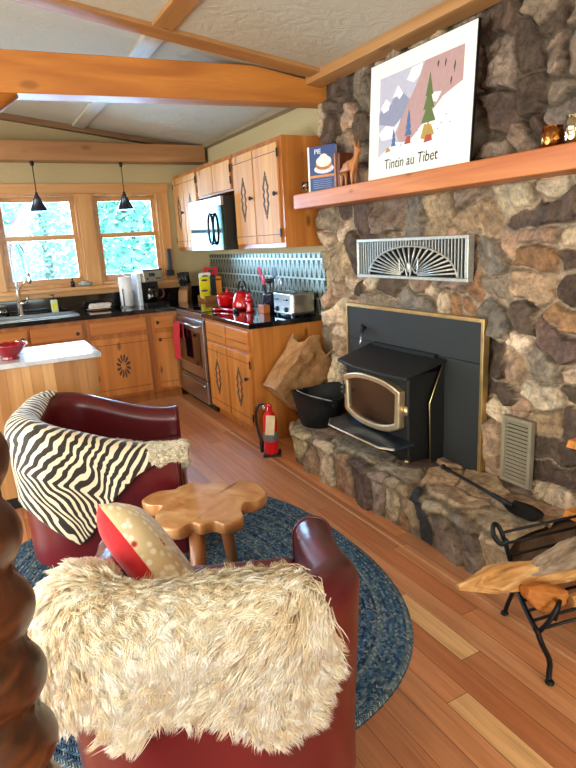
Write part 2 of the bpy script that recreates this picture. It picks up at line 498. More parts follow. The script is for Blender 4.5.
# ------------------------------------------------------------------ windows
pane = glass('window pane', (.97, 1, 1, 1))
for i, (a, b) in enumerate(WIN):
    g = G(); y0, y1 = YB - .0, YB + .13
    z0, z1 = WZ; t = .03
    g.box(a, a + t, y0, y1, z0, z1); g.box(b - t, b, y0, y1, z0, z1); g.box(a + t, b - t, y0, y1, z0, z0 + .03); g.box(a + t, b - t, y0, y1, z1 - .03, z1)
    w = S(g.build('window_%d' % (i + 1), winw('Z'), bevel=.003))
    zm = 1.64; A, B = a + t, b - t
    for nm, (p, q), yy in (('upper_sash', (zm - .02, z1 - .03), YB + .07), ('lower_sash', (z0 + .03, zm + .025), YB + .035)):
        g = G(); s = .04
        g.box(A, A + s, yy, yy + .03, p, q); g.box(B - s, B, yy, yy + .03, p, q)
        g.box(A + s, B - s, yy, yy + .03, q - .045, q); g.box(A + s, B - s, yy, yy + .03, p, p + (.06 if nm == 'lower_sash' else .045))
        so = g.build(nm, winw('X'), w, bevel=.003)
        G().box(A + s - .004, B - s + .004, yy + .012, yy + .016, p + .04, q - .04).build('pane', pane, so)
n = 10
def cas(x0, x1, z0, z1, ax, y0=YB - .022, y1=YB + .002):
    global n
    o = G().box(x0, x1, y0, y1, z0, z1).build('trim_%d' % n, winw(ax), bevel=.004); n += 1; return S(o)
cas(.13, 1.93, 2.045, 2.135, 'X', YB - .03); cas(.16, .275, 1.155, 2.045, 'Z'); cas(1.015, 1.155, 1.155, 2.045, 'Z'); cas(1.825, 1.92, 1.155, 2.045, 'Z')
cas(.1, 1.95, 1.125, 1.16, 'X', YB - .075, YB + .04); cas(.13, 1.93, 1.075, 1.125, 'X', YB - .02)

# ------------------------------------------------------------------ stone fireplace wall
PAL = dict(t='a6896f', l='c9b296', g='877565', d='57473c', p='68554a', v='7b7066', o='96704f', a='a59682', b='b69b80', k='33363d', m='8d7a6f')
PALL = {k: np.array(C(v)[:3]) for k, v in PAL.items()}
def parse(s): return [tuple(map(float, q.split(',')[:4])) + (q.split(',')[4],) for q in s.split(';')]
WALLSEG = parse('2.03,2.4,1.97,2.37,d;1.87,2.39,1.82,2.36,g;1.78,2.31,1.73,2.31,d;1.67,2.33,1.64,2.31,g;2.01,2.28,1.97,2.18,g;1.89,2.31,1.86,2.19,d;1.75,2.22,1.72,2.15,g;2,2.04,1.97,1.94,p;1.85,2.1,1.83,2,d;1.74,2.03,1.68,2.06,g;1.64,2.19,1.64,2.12,g;1.73,1.93,1.63,1.95,v;1.92,1.87,1.86,1.88,g;1.99,1.86,1.98,1.86,g;1.8,1.91,1.78,1.91,d;3.37,2.42,3.35,2.38,d;3.24,2.43,3.23,2.38,d;3.11,2.42,3.14,2.35,g;3.02,2.32,3.03,2.25,g;3.41,2.31,3.34,2.31,d;3.27,2.31,3.21,2.33,d;3.28,2.22,3.19,2.27,t;3.41,2.26,3.41,2.15,d;3.06,2.19,3.05,2.08,d;3.26,2.05,3.19,2.07,t;3.05,2.01,3.05,1.96,g;3.07,1.88,3.05,1.86,t;3.34,1.93,3.33,1.86,g;3.48,2.01,3.47,1.91,g;3.58,1.63,3.43,1.62,g;3.32,1.66,3.3,1.6,d;3.3,1.57,3.3,1.5,l;3.57,1.52,3.53,1.45,l;3.1,1.65,3.07,1.55,p;2.86,1.59,2.74,1.63,g;2.58,1.66,2.58,1.55,v;2.46,1.56,2.33,1.65,t;3.34,1.41,3.35,1.26,t;3.52,1.38,3.54,1.3,t;3.18,1.46,3.16,1.29,d;3.53,1.23,3.56,1.04,t;3.36,1.17,3.36,1.16,t;3.21,1.2,3.2,1.19,l;3.14,1.14,3.13,1.14,d;3.31,1.07,3.3,1.07,l;3.19,1.06,3.15,1.06,t;3.58,0.95,3.28,0.95,l;3.57,0.84,3.57,0.67,g;3.4,0.85,3.27,0.86,l;3.4,0.76,3.26,0.77,t;3.44,0.62,3.42,0.47,l;3.02,1.21,2.99,1.21,l;2.88,1.22,2.75,1.22,d;2.59,1.21,2.52,1.23,t;2.45,1.19,2.44,1.19,l;2.36,1.24,2.24,1.23,g;3.01,1.12,2.89,1.11,g;2.7,1.13,2.49,1.12,v;2.37,1.15,2.37,1.14,l;2.27,1.17,2.25,1.1,o;2.22,1.68,2.2,1.69,g;2.16,1.57,2.04,1.53,t;1.96,1.6,1.86,1.66,l;1.71,1.67,1.7,1.68,l;1.89,1.51,1.63,1.58,d;1.91,1.44,1.72,1.46,t;1.63,1.44,1.58,1.44,l;1.85,1.39,1.7,1.37,o;2.05,1.4,2,1.33,v;1.64,1.38,1.62,1.36,d;1.83,1.25,1.72,1.22,t;2.03,1.23,1.93,1.24,g;2.15,1.2,2.13,1.2,o;2.21,1.16,2.21,1.13,o;2.03,1.14,1.95,1.05,v;1.82,1.13,1.81,1.04,d;1.6,1.23,1.58,1.2,d;1.64,1.11,1.56,1.12,o;1.74,1.05,1.59,0.97,p;1.77,0.9,1.67,0.86,g;1.98,0.91,1.97,0.84,d;1.9,0.89,1.88,0.83,t;2.01,0.71,1.9,0.72,d;1.8,0.74,1.66,0.75,l;1.56,0.88,1.54,0.88,l;1.54,0.8,1.53,0.77,d;1.54,0.66,1.54,0.68,d;1.98,0.66,1.97,0.58,l;1.99,0.5,1.96,0.32,t;1.83,0.66,1.82,0.66,t;1.7,0.51,1.59,0.52,d;1.72,0.34,1.54,0.39,d;1.73,0.28,1.54,0.32,l;1.87,0.99,1.85,0.98,l;1.75,0.6,1.63,0.64,t')
rr = random.Random(21)
def filler(segs, u0, u1, v0, v1, n, keep):
    tries = 0; add = []
    while len(add) < n and tries < 4000:
        tries += 1
        u, v = rr.uniform(u0, u1), rr.uniform(v0, v1)
        d = min(min(math.hypot(u - s[0], v - s[1]), math.hypot(u - s[2], v - s[3]), math.hypot(u - (s[0] + s[2]) / 2, v - (s[1] + s[3]) / 2)) for s in segs + add)
        if d > keep:
            a = rr.gauss(0, .5); L = rr.uniform(.02, .07)
            add.append((u - L * math.cos(a), v - L * math.sin(a), u + L * math.cos(a), v + L * math.sin(a), rr.choice('ttlggdpgt')))
    return segs + add
WALLSEG = filler(WALLSEG, 1.0, 3.6, .15, 2.7, 60, .17)
WALLSEG = filler(WALLSEG, -.5, 1.5, .0, 2.7, 70, .19)

def stone_sheet(name, segs, u, v, place, seed, cover=None, keep=None, mortar='b8a189', dark=None, **kw):
    U, V = np.meshgrid(u, v, indexing='ij')
    h, idx, prof = stone_field(segs, U, V, seed, **kw)
    if cover is not None: h = cover(U, V, h)
    rs = np.random.RandomState(seed)
    base = np.array([PALL[s[4]] for s in segs]) * (.8 + .4 * rs.rand(len(segs), 1)) * (1 + .025 * rs.randn(len(segs), 3))
    c = base[idx]
    m = (1 - sstep(.05, .5, prof))[..., None]
    mo = np.array(C(mortar)[:3]) * (.8 + .5 * fbm(U * 20, V * 20, 3)[..., None])
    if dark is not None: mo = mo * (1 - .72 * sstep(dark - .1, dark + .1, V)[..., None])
    c = c * (1 - m) + mo * m
    P = place(U, V, h)
    kp = None if keep is None else keep(U, V).ravel()
    return np_mesh(name, P.reshape(-1, 3), quads(len(u), len(v), kp), M_stone, attr=c.reshape(-1, 3))

def wall_place(U, V, h):
    k = np.clip((U - 3.53) / .07, 0, PI / 2); ex = np.maximum(U - 3.53 - .07 * PI / 2, 0)
    lean = .012 * np.sin(V * 5)
    wob = .02 * fbm(V * 9, V * 0 + 3, 3) * sstep(3.3, 3.5, U)
    r = .07 + h
    Y = np.where(U > 3.53, 3.53 + r * np.sin(k), U) + wob
    X = np.where(U > 3.53, 2.235 + .07 - r * np.cos(k), 2.235 - h) + ex
    return np.stack([X, Y, V], -1)
def wall_cover(U, V, h):
    for a, b, c, d, lim in ((2.02, 3.26, .2, 1.09, .02), (2.11, 3.13, 1.23, 1.51, .03), (1.70, 1.95, .2, .65, .012), (-1, 3.62, 1.69, 1.82, .035), (2.0, 2.92, 1.8, 2.44, .06)):
        w = np.minimum(np.minimum(U - a, b - U), np.minimum(V - c, d - V))
        h = np.where(w > 0, np.minimum(h, lim), h)
    return h
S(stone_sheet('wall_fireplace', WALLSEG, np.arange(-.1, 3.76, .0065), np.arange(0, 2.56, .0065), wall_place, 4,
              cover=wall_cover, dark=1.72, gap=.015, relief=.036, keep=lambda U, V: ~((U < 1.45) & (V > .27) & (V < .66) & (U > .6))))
# wood niche beside the hearth
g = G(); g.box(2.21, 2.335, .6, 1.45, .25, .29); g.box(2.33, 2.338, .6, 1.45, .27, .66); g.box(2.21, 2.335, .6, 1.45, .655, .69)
S(g.build('trim_20', plain('shade-dark niche lining', C('241c16'), .9, b=.3)))  # lining coloured dark for the shade inside the opening
# ------------------------------------------------------------------ hearth
HF = parse('3.22,0.2,3.18,0.14,l;3.14,0.11,3.07,0.09,t;2.94,0.17,2.9,0.09,l;2.56,0.2,2.5,0.1,p;2.27,0.2,2.22,0.08,l;2.13,0.18,2.09,0.09,t;2.04,0.22,1.99,0.09,k;1.92,0.16,1.84,0.07,m;1.74,0.17,1.67,0.1,m;1.6,0.13,1.58,0.1,l;2.74,0.14,2.72,0.11,t;2.19,0.08,2.16,0.06,o;2.37,0.21,2.35,0.13,m'); HT = parse('3.37,1.85,3.03,1.88,a;2.93,1.89,2.56,1.87,a;2.38,1.82,2.19,1.85,a;2.15,1.87,2.15,2.01,b;2,1.81,1.81,1.88,b;2.02,2.1,1.86,2,b;1.73,1.83,1.6,1.85,b;1.74,2,1.59,2.09,b;2,1.71,1.93,1.71,a')
ZT = .246
hs = HF + [(a, ZT + (b - 1.75), c, ZT + (d - 1.75), k) for a, b, c, d, k in HT]
hs = filler(filler(hs, 1.47, 3.45, .28, .75, 12, .14), 3.4, 3.65, .05, .7, 6, .13)
def hearth_place(U, V, h):
    r = .03; L1 = ZT - r
    k = np.clip((V - L1) / r, 0, PI / 2); ex = np.maximum(V - L1 - r * PI / 2, 0)
    hh = np.where(V > ZT, np.clip(h, -.01, .06) * .35, h * .5)
    lip = .022 * sstep(.19, .22, V)
    X = np.where(V < L1, 1.78 - hh - lip, 1.78 + r - (r + hh + lip) * np.cos(k) + ex)
    Z = np.where(V < L1, V, L1 + (r + hh) * np.sin(k))
    end = np.clip((U - 3.25) / .37, 0, 1); X = X + .36 * end ** 2.4 * (1 - sstep(.3, .75, V))
    return np.stack([X, U + 0 * h, Z], -1)
hr = TW('stone_hearth', 'raised stone hearth with rough slab top under the black stove', 'hearth', (2.0, 2.46, 0))
stone_sheet('stone_facing', hs, np.arange(1.47, 3.63, .008), np.arange(0, .70, .008), hearth_place, 9, gap=.016, relief=.035, mortar='8d7d66').parent = hr
bpy.data.objects['stone_facing'].location = (-2.0, -2.46, 0)
g = G(); g.box(1.83, 2.19, 1.474, 3.35, 0, .236)
g.build('rubble_core', plain('hearth end stone', C('6b5540'), .9, noise=.35, scale=18, b=.8), hr, bevel=.012)

# ------------------------------------------------------------------ mantel
mt = TW('fireplace_mantel', 'reddish solid timber mantel shelf across the stone chimney', 'mantel', (2.1, 2.3, 1.70))
g = G(); g.box(2.0, 2.215, -.25, 3.585, 1.70, 1.795)
g.build('shelf_beam', wood('red fir mantel', C('db8c4c'), C('a9561f'), 'Y', .45, .9, 1.2, .05, streak=.35, knotcol=C('6d2a18')), mt, bevel=.006)

# ------------------------------------------------------------------ wood stove insert
st = TW('wood_stove', 'black wood stove insert with gold framed glass door on the hearth', 'stove', (2.1, 2.635, .254))
g = G(); g.box(2.18, 2.213, 2.05, 3.23, .845, 1.055); g.build('surround_panel', M_panel, st, bevel=.002)
g = G(); g.box(2.18, 2.213, 2.05, 2.42, .254, .842); g.build('surround_panel', M_panel, st, bevel=.002)
g = G(); g.box(2.18, 2.213, 2.85, 3.23, .254, .842); g.build('surround_panel', M_panel, st, bevel=.002)
g = G(); g.box(2.172, 2.213, 2.03, 2.05, .254, 1.075); g.box(2.172, 2.213, 3.23, 3.245, .254, 1.075); g.box(2.172, 2.213, 2.05, 3.23, 1.055, 1.075)
g.build('surround_trim', M_brass, st, bevel=.002)
g = G(); g.box(1.955, 2.178, 2.34, 2.93, .30, .765); g.box(1.985, 2.178, 2.36, 2.91, .254, .30)
bd = g.build('firebox', M_stove, st, bevel=.008)
def tp(x): return .748 + (x - 1.87) * .235
pl = [(2.178, 2.29), (2.178, 2.975), (1.905, 2.955), (1.878, 2.75), (1.878, 2.5), (1.895, 2.285)]
g = G(); g.hexa([(x, y, tp(x)) for x, y in pl[::-1]], [(x, y, tp(x) + .018) for x, y in pl[::-1]])
g.build('top_plate', M_stove, st, bevel=.005)
g = G(); g.box(2.15, 2.18, 2.36, 2.92, .83, .852); g.build('heat_slot', plain('near black', C('050505'), .9), st)  # near-black strip behind the top plate
def door_loop(w, zt, zb, kt, kb, n=14):
    up_ = [(2.63 + w * (1 - 2 * i / n), zt - kt * abs(1 - 2 * i / n) ** 2.6) for i in range(n + 1)]
    dn = [(2.63 - w * .97 * (1 - 2 * i / n), zb + kb * abs(1 - 2 * i / n) ** 2.6) for i in range(n + 1)]
    return up_ + dn
def ring(x0, x1, A, B, name, m, par, bev=.004):
    n_ = len(A); g = G()
    vs_ = [(x1, *p) for p in A] + [(x0, *p) for p in A] + [(x0, *p) for p in B] + [(x1, *p) for p in B]
    fs = []
    for i in range(n_):
        j = (i + 1) % n_
        for a in range(4):
            b = (a + 1) % 4
            fs.append((a * n_ + i, a * n_ + j, b * n_ + j, b * n_ + i))
    g.add(vs_, fs); return g.build(name, m, par, bevel=bev)
A = door_loop(.268, .726, .412, .045, .055); B = door_loop(.230, .693, .447, .038, .046)
dr = ring(1.908, 1.956, A, B, 'door_frame', M_gold, st, .008)
def firegl():
    m, nt, p = newmat('smoked stove glass'); co = objco(nt)
    n_ = nd(nt, 'TexNoise', Vector=co, Scale=5., Detail=4.).outputs[0]
    setp(nt, p, Base_Color=ramp(nt, n_, [(.35, C('120b08')), (.7, C('3a271c'))]), Roughness=.12, Coat_Weight=.5); return m
g = G(); g.prism(door_loop(.234, .697, .443, .038, .046), 'X', 1.925, 1.932); g.build('door_glass', firegl(), dr, loc=(0, 0, 0))
g = G(); g.box(1.93, 1.956, 2.86, 2.935, .60, .64); g.tube([(1.925, 2.885, .64), (1.90, 2.88, .60), (1.885, 2.86, .575)], .009); g.build('door_latch', M_black_metal, dr, loc=(0, 0, 0))
g = G(); g.lathe([(.010, 0), (.013, .02), (.010, .05)], 12, (1.95, 2.352, .545)); g.build('door_hinge', M_gold, dr, loc=(0, 0, 0))
lip = [(1.955, 2.29), (1.955, 2.96), (1.85, 2.96), (1.775, 2.86), (1.775, 2.36), (1.82, 2.29)]
M_lip = plain('blued steel lip', C('525c70'), .28, .9, .35, 9)
g = G(); g.prism(lip, 'Z', .385, .402); ls = g.build('ash_lip', M_lip, st, bevel=.003)
g = G(); g.tube([(1.847, 2.965, .394), (1.772, 2.863, .394), (1.772, 2.357, .394), (1.818, 2.286, .394)], .0055, 8); g.build('lip_trim', M_gold, ls, loc=(0, 0, 0))
for y in (2.45, 2.63, 2.8): G().box(1.84, 1.96, y - .012, y + .012, .34, .385).build('lip_bracket', M_black_metal, st, bevel=.002)
for s, y in ((1, 2.31), (-1, 2.955)):
    q = [(2.178, .254), (2.085, .254), (2.078, .60), (2.172, .815), (2.178, .815)]
    g = G(); g.prism([(a, b) for a, b in q], 'Y', y - .004, y + .004); sp = g.build('side_shield', M_stove, st)
    g = G(); g.tube([(2.085, y, .256), (2.078, y, .60), (2.174, y, .82)], .004, 6); g.build('shield_trim', M_brass, sp, loc=(0, 0, 0))
g = G()
for k in range(7): g.box(1.935, 1.965, 2.925, 2.968, .55 + .028 * k, .562 + .028 * k)
g.build('side_louvre', plain('louvre steel', C('9c8f78'), .4, .6), st, bevel=.002)
g = G(); g.ball((2.15, 3.03, .925), .016, .016, .03); g.tube([(2.175, 3.03, .93), (2.14, 3.03, .925)], .01, 8); kb = g.build('damper_knob', M_black_metal, st)
g = G(); g.tube([(2.15, 3.02, .90), (2.11, 3.0, .83)], .006, 8); g.build('damper_rod', M_steel, kb, loc=(0, 0, 0))
g = G(); g.lathe([(.012, 0), (.016, .012), (.008, .022)], 12, (1.97, 2.37, .258)); g.build('levelling_foot', M_brass, st)

# ------------------------------------------------------------------ fan grille
gr = TW('fan_grille', 'pale metal fan pattern grille on the stone above the stove', 'grille', (2.2, 2.615, 1.25))
ya, yb, za, zb = 2.14, 3.09, 1.25, 1.482
M_gril = plain('pale grille metal', C('b9b6ac'), .4, .6, .15, 60)
g = G(); g.box(2.198, 2.206, ya + .01, yb - .01, za + .01, zb - .01); g.build('backing', plain('grille void', C('0a0a0a'), .9), gr)
g = G()
for a in ((ya, yb, za, za + .018), (ya, yb, zb - .018, zb)): g.box(2.165, 2.207, a[0], a[1], a[2], a[3])
for a in ((ya, ya + .02), (yb - .02, yb)): g.box(2.165, 2.207, a[0], a[1], za + .018, zb - .018)
g.build('frame', M_gril, gr, bevel=.003)
yc, zc0, RY, RZ = 2.60, za + .018, .375, .165
g = G(); n_ = 38
for i in range(n_):
    y = ya + .02 + (yb - ya - .04) * (i + .5) / n_
    t = 1 - ((y - yc) / RY) ** 2
    z0 = zc0 + RZ * math.sqrt(t) if t > 0 else zc0
    if z0 < zb - .025: g.box(2.178, 2.186, y - .0035, y + .0035, z0, zb - .018)
g.build('bars', M_gril, gr)
g = G()
g.tube([(2.178, yc + RY * math.cos(PI * i / 24), zc0 + RZ * math.sin(PI * i / 24)) for i in range(25)], .006, 6)
for i in range(1, 22):
    a = PI * i / 22; r1 = .28 if 5 < i < 17 else .2
    q0 = (yc + RY * r1 * math.cos(a), zc0 + RZ * r1 * math.sin(a)); q1 = (yc + RY * .99 * math.cos(a), zc0 + RZ * .99 * math.sin(a))
    g.tube([(2.178, *q0), (2.178, *q1)], [.0035, .0065], 6)
for s in (-1, 1):
    g.tube(smooth_path([(2.174, yc + s * .012, zc0), (2.174, yc + s * .03, zc0 + .045), (2.174, yc + s * .055, zc0 + .02), (2.174, yc + s * .075, zc0 + .03), (2.174, yc + s * .08, zc0 + .1)], 5), .005, 6)
g.ball((2.176, yc, zc0 + .05), .008, .016, .03)
g.build('fan', M_gril, gr)

vn = TW('wall_vent', 'tall taupe louvred vent low on the stone right of the stove', 'vent', (2.2, 1.82, .27))
M_vent = plain('taupe vent enamel', C('8b7f6a'), .5, .1, .06)
g = G(); a, b, c, d = 1.735, 1.91, .275, .615
g.box(2.185, 2.214, a, a + .02, c, d); g.box(2.185, 2.214, b - .02, b, c, d); g.box(2.185, 2.214, a + .02, b - .02, c, c + .02); g.box(2.185, 2.214, a + .02, b - .02, d - .02, d)
g.build('frame', M_vent, vn, bevel=.003)
g = G()
for i in range(15):
    z = c + .024 + i * .0202
    g.hexa([(2.189, a + .02, z), (2.189, b - .02, z), (2.199, b - .02, z + .009), (2.199, a + .02, z + .009)], [(2.189, a + .02, z + .0025), (2.189, b - .02, z + .0025), (2.199, b - .02, z + .0115), (2.199, a + .02, z + .0115)])
g.build('louvres', M_vent, vn)
g = G(); g.box(2.207, 2.212, a + .01, b - .01, c + .01, d - .01); g.build('backing', plain('vent void', C('14110e'), .9), vn)

# ------------------------------------------------------------------ poster leaning on the mantel
po = T('framed_poster', 'large white framed print of snowy mountains leaning on the mantel', 'picture', (2.085, 2.455, 1.797), rot=(0, math.atan2(.035, .6), 0))
W2, Hh = .392, .605
g = G(); g.box(0, .014, -W2, W2, 0, Hh); g.build('frame', plain('black frame edge', C('0c0c0d'), .35), po, bevel=.001)
g = G(); g.box(-.0015, .002, -W2 + .004, W2 - .004, .004, Hh - .004); g.build('mat_board', plain('white mat board', C('f0ebdf'), .6, noise=.02), po)
pm_ = [plain('print ' + n_, C(c_), .6, noise=.05, scale=40) for n_, c_ in (('lilac', 'b9b4c4'), ('snow', 'f2efec'), ('mauve', 'b48f8c'), ('slate', '8d8ea6'), ('green', '5c6b38'), ('ochre', 'b08a3c'), ('rust', 'a5432f'), ('blue', '4a6a96'), ('ink', '3a3236'))]
g = G(); lay = [0]
aL, aR, aB, aT = .302, -.318, .125, .522          # local y runs right to left as seen from the room
def au(u, v): return (aL + (aR - aL) * u, aB + (aT - aB) * v)
def patch(pts, mi):
    lay[0] += 1; x = -.0018 - .00012 * lay[0]
    g.prism([au(*p) for p in pts], 'X', x, -.0012, mi)
patch([(0, 0), (1, 0), (1, 1), (0, 1)], 0)
patch([(0, .55), (.08, .68), (.16, .62), (.25, .84), (.34, .7), (.42, .6), (.36, .4), (.2, .35), (0, .42)], 3)
patch([(.02, .62), (.09, .72), (.15, .66), (.13, .57), (.06, .55)], 1); patch([(.18, .70), (.25, .84), (.32, .72), (.27, .66), (.24, .71)], 1)
patch([(.36, .86), (.42, .98), (.55, .99), (.52, .86), (.45, .80)], 1)
patch([(.0, .30), (.1, .38), (.22, .33), (.3, .42), (.2, .2), (.05, .2)], 1)
patch([(.58, 1), (1, 1), (1, .5), (.85, .4), (.6, .2), (.3, .1), (.24, .25), (.36, .52), (.5, .8)], 2)
patch([(.02, 0), (.22, .14), (.42, .10), (.6, .30), (.8, .52), (1, .62), (1, 0)], 1)
patch([(.62, .52), (.70, .60), (.78, .58), (.73, .48)], 1)
for (u, v, s) in ((.80, .88, .05), (.9, .8, .07), (.87, .66, .05), (.72, .9, .04)):
    patch([(u, v), (u + .012, v + s), (u + .02, v + s * .5), (u + .008, v - s)], 8)
# conifers and boulders in place of any figures
def tree_(u, v, w, h, mi):
    for k in range(3):
        b_ = v + h * (.18 + .25 * k); patch([(u - w * (1 - .25 * k), b_), (u + w * (1 - .25 * k), b_), (u, b_ + h * .42)], mi)
patch([(.635, .14), (.655, .14), (.655, .3), (.635, .3)], 5); tree_(.645, .16, .085, .62, 4)
patch([(.56, .10), (.60, .26), (.68, .24), (.72, .12), (.64, .07)], 5); patch([(.60, .04), (.63, .13), (.69, .12), (.70, .05)], 6)
tree_(.405, .12, .045, .34, 7); patch([(.36, .08), (.39, .17), (.43, .17), (.44, .08)], 6)
tree_(.215, .05, .032, .24, 7); patch([(.10, .03), (.14, .10), (.18, .04)], 5)
for (u, v) in ((.78, .22), (.83, .3), (.74, .16), (.88, .2), (.5, .2), (.3, .08)): patch([(u, v), (u + .02, v + .012), (u + .03, v - .004)], 3)
g.build('print', pm_, po)
TM = Matrix(((0, 0, -1, -.0024), (-1, 0, 0, .035), (0, 1, 0, .052), (0, 0, 0, 1)))
text_mesh('lettering', 'Tintin au Tibet', .074, TM, plain('ink lettering', C('1c1714'), .6), po, shear=.1, sx=.95)

# ------------------------------------------------------------------ mantel ornaments
ZM = 1.795
bk = T('cookbook', 'blue cookbook with a pie on its cover standing on mantel', 'book', (2.07, 3.315, ZM), rz=math.radians(24))
M_bkb = plain('navy book cover', C('24376e'), .4, noise=.06); M_bkw = plain('book paper', C('e9e4da'), .6)
g = G(); g.box(0, .003, -.105, .105, 0, .275); g.box(.022, .025, -.105, .105, 0, .275); g.box(0, .025, .105, .108, 0, .275); g.build('cover', M_bkb, bk, bevel=.001)
g = G(); g.box(.003, .022, -.10, .105, .003, .272); g.build('pages', M_bkw, bk)
g = G(); g.box(-.0012, .02, .096, .109, .0, .276); g.build('spine_band', plain('white spine', C('eee8da'), .5), bk)
g = G(); g.box(-.0012, 0, -.105, .096, .085, .10); g.build('cover_band', plain('orange band', C('c98147'), .5), bk)
g = G()
for i, (ry, rz_, mi, zz) in enumerate(((.075, .028, 0, .135), (.062, .030, 1, .158), (.058, .034, 2, .18), (.03, .02, 2, .205))):
    g.prism([(-.015 + ry * math.cos(2 * PI * k / 20), zz + rz_ * math.sin(2 * PI * k / 20)) for k in range(20)], 'X', -.0016 - .0003 * i, 0, mi)
g.build('cover_picture', [plain('plate white', C('d8cfd8'), .5), plain('pie crust', C('b06a2a'), .5, noise=.3, scale=60), plain('meringue', C('e6dcd2'), .5, noise=.1, scale=60)], bk)
text_mesh('title', 'PIE', .042, Matrix(((0, 0, -1, -.0016), (-1, 0, 0, .03), (0, 1, 0, .228), (0, 0, 0, 1))), plain('title white', C('e8e6ea'), .5), bk)
g = G()
for k in range(5): g.box(-.0013, 0, -.07 + .008 * (k % 2), .07, .02 + .012 * k, .024 + .012 * k)
g.build('cover_print', plain('small cover print', C('6d7ca8'), .5), bk)

be = TW('wooden_bookend', 'dark brown wooden block bookend between cookbook and deer', 'bookend', (2.11, 3.14, ZM))
g = G(); g.box(2.07, 2.17, 3.115, 3.165, ZM, 2.0); g.build('block', wood('bookend wood', C('7a3e1c'), C('4a2210'), 'Z', knots=0), be, bevel=.003)
g = G(); g.box(2.064, 2.07, 3.15, 3.165, ZM, 2.0); g.build('edge_strip', wood('bookend edge', C('c07a40'), C('9c5a2a'), 'Z', knots=0), be)

# carved deer: a skinned skeleton
def deer(x, y, z, s, label):
    P = [(0, 0, .105), (0, -.05, .108), (0, .05, .108), (0, -.085, .15), (0, -.095, .185), (0, -.125, .178),
         (-.014, -.052, .055), (-.014, -.054, 0), (.014, -.046, .055), (.014, -.05, 0), (-.014, .052, .06), (-.014, .058, 0), (.014, .046, .06), (.014, .05, 0), (0, .072, .10),
         (-.012, -.088, .205), (.012, -.088, .205), (-.018, -.084, .235), (.018, -.084, .235)]
    E = [(0, 1), (0, 2), (1, 3), (3, 4), (4, 5), (1, 6), (6, 7), (1, 8), (8, 9), (2, 10), (10, 11), (2, 12), (12, 13), (2, 14), (4, 15), (4, 16), (15, 17), (16, 18)]
    R = [.027, .028, .026, .017, .015, .008, .010, .006, .010, .006, .012, .006, .012, .006, .006, .006, .006, .003, .003]
    me = bpy.data.meshes.new('deer_figurine'); me.from_pydata([(a * s, b * s, c * s) for a, b, c in P], E, [])
    o = link('deer_figurine', me); o.location = (x, y, z)
    o.modifiers.new('skin', 'SKIN'); sub = o.modifiers.new('sub', 'SUBSURF'); sub.levels = 2; sub.render_levels = 2
    for i, v in enumerate(me.skin_vertices[0].data): v.radius = (R[i] * s, R[i] * s); v.use_root = (i == 0)
    m, nt, p = newmat('carved deer wood')
    zz = nd(nt, 'SeparateXYZ', Vector=objco(nt)).outputs[2]
    n_ = nd(nt, 'TexNoise', Vector=mapped(nt, objco(nt), (60, 60, 12)), Scale=1.).outputs[0]
    setp(nt, p, Base_Color=mix(nt, math_(nt, 'MULTIPLY', n_, .5), C('b9743a'), C('8a4c20')), Roughness=.45); me.materials.append(m)
    tag(o, label, 'figurine'); return o
deer(2.06, 3.005, ZM + .004, 1.0, 'small carved wooden deer figurine standing beside the cookbook')
def hammered(name, col, rough=.22):
    m, nt, p = newmat(name); v = nd(nt, 'TexVoronoi', Vector=mapped(nt, objco(nt), (60, 60, 45)), Scale=1.).outputs['Distance']
    setp(nt, p, Base_Color=mix(nt, v, col, tuple(x * .6 for x in col[:3]) + (1,)), Metallic=1., Roughness=rough); bump(nt, p, v, .7, .006); return m
for nm, y, r, h, m, lb in (('copper_cup', 1.635, .042, .082, hammered('hammered copper', C('b9773c')), 'short hammered copper cup on the mantel'),
                       ('mercury_glass', 1.535, .038, .105, hammered('hammered champagne', C('d8c5a0')), 'taller champagne hammered votive cup at the mantel right')):
    t = T(nm, lb, 'cup', (2.09, y, ZM))
    g = G(); g.lathe([(r * .8, 0), (r, h * .25), (r * 1.02, h * .6), (r * .9, h), (r * .84, h), (r * .92, h * .6), (r * .9, h * .2), (0, h * .1)], 24); g.build('bowl', m, t)
    g = G(); g.tube([(r * .87 * math.cos(2 * PI * k / 24), r * .87 * math.sin(2 * PI * k / 24), h) for k in range(24)], .003, 6, closed=True); g.build('rim', m, t)
gl = T('goblet', 'small cut glass goblet at the left tip of mantel', 'glass', (2.055, 3.505, ZM))
g = G(); g.lathe([(.022, 0), (.02, .004), (.005, .01), (.005, .022), (.02, .034), (.026, .055), (.024, .075), (.021, .075), (.022, .055), (.016, .036), (0, .03)], 16)
g.build('bowl', glass('cut glass', (.92, .95, .95, 1), 2.2), gl)
# ------------------------------------------------------------------ ash bucket, bag, extinguisher, shovel
ZH = .256
b = T('ash_bucket', 'black metal ash bucket with folded handle on the hearth', 'bucket', (1.965, 3.29, ZH)); b.scale = (1.1, 1.1, 1.0)
g = G(); prof = [(.112, 0), (.118, .006), (.118, .02), (.122, .022), (.165, .20)]
def bk_(r, z, a):
    rim = .05 * math.cos(a) ** 2 * max(0, (z - .1) / .1)
    return Vector((r * math.cos(a) * 1.0, r * math.sin(a) * 1.12, z + rim))
rows = [(.112, 0), (.118, .006), (.118, .022), (.123, .026), (.145, .12), (.168, .205), (.173, .207), (.163, .203), (.138, .12), (.115, .03), (.001, .03)]
g.grid(lambda i, j: bk_(*rows[j], 2 * PI * i / 32), 32, len(rows), closed_u=True)
g.prism([(.11 * math.cos(2 * PI * k / 24), .122 * math.sin(2 * PI * k / 24)) for k in range(24)], 'Z', 0, .004)
g.build('pail', M_black_metal, b)
g = G(); g.tube(smooth_path([(0, .185, .20), (-.06, .15, .225), (-.12, .06, .245), (-.13, -.05, .245), (-.07, -.15, .225), (0, -.186, .20)], 6), .005, 7); g.build('bail_handle', plain('bail steel', C('8d9094'), .3, .9), b)
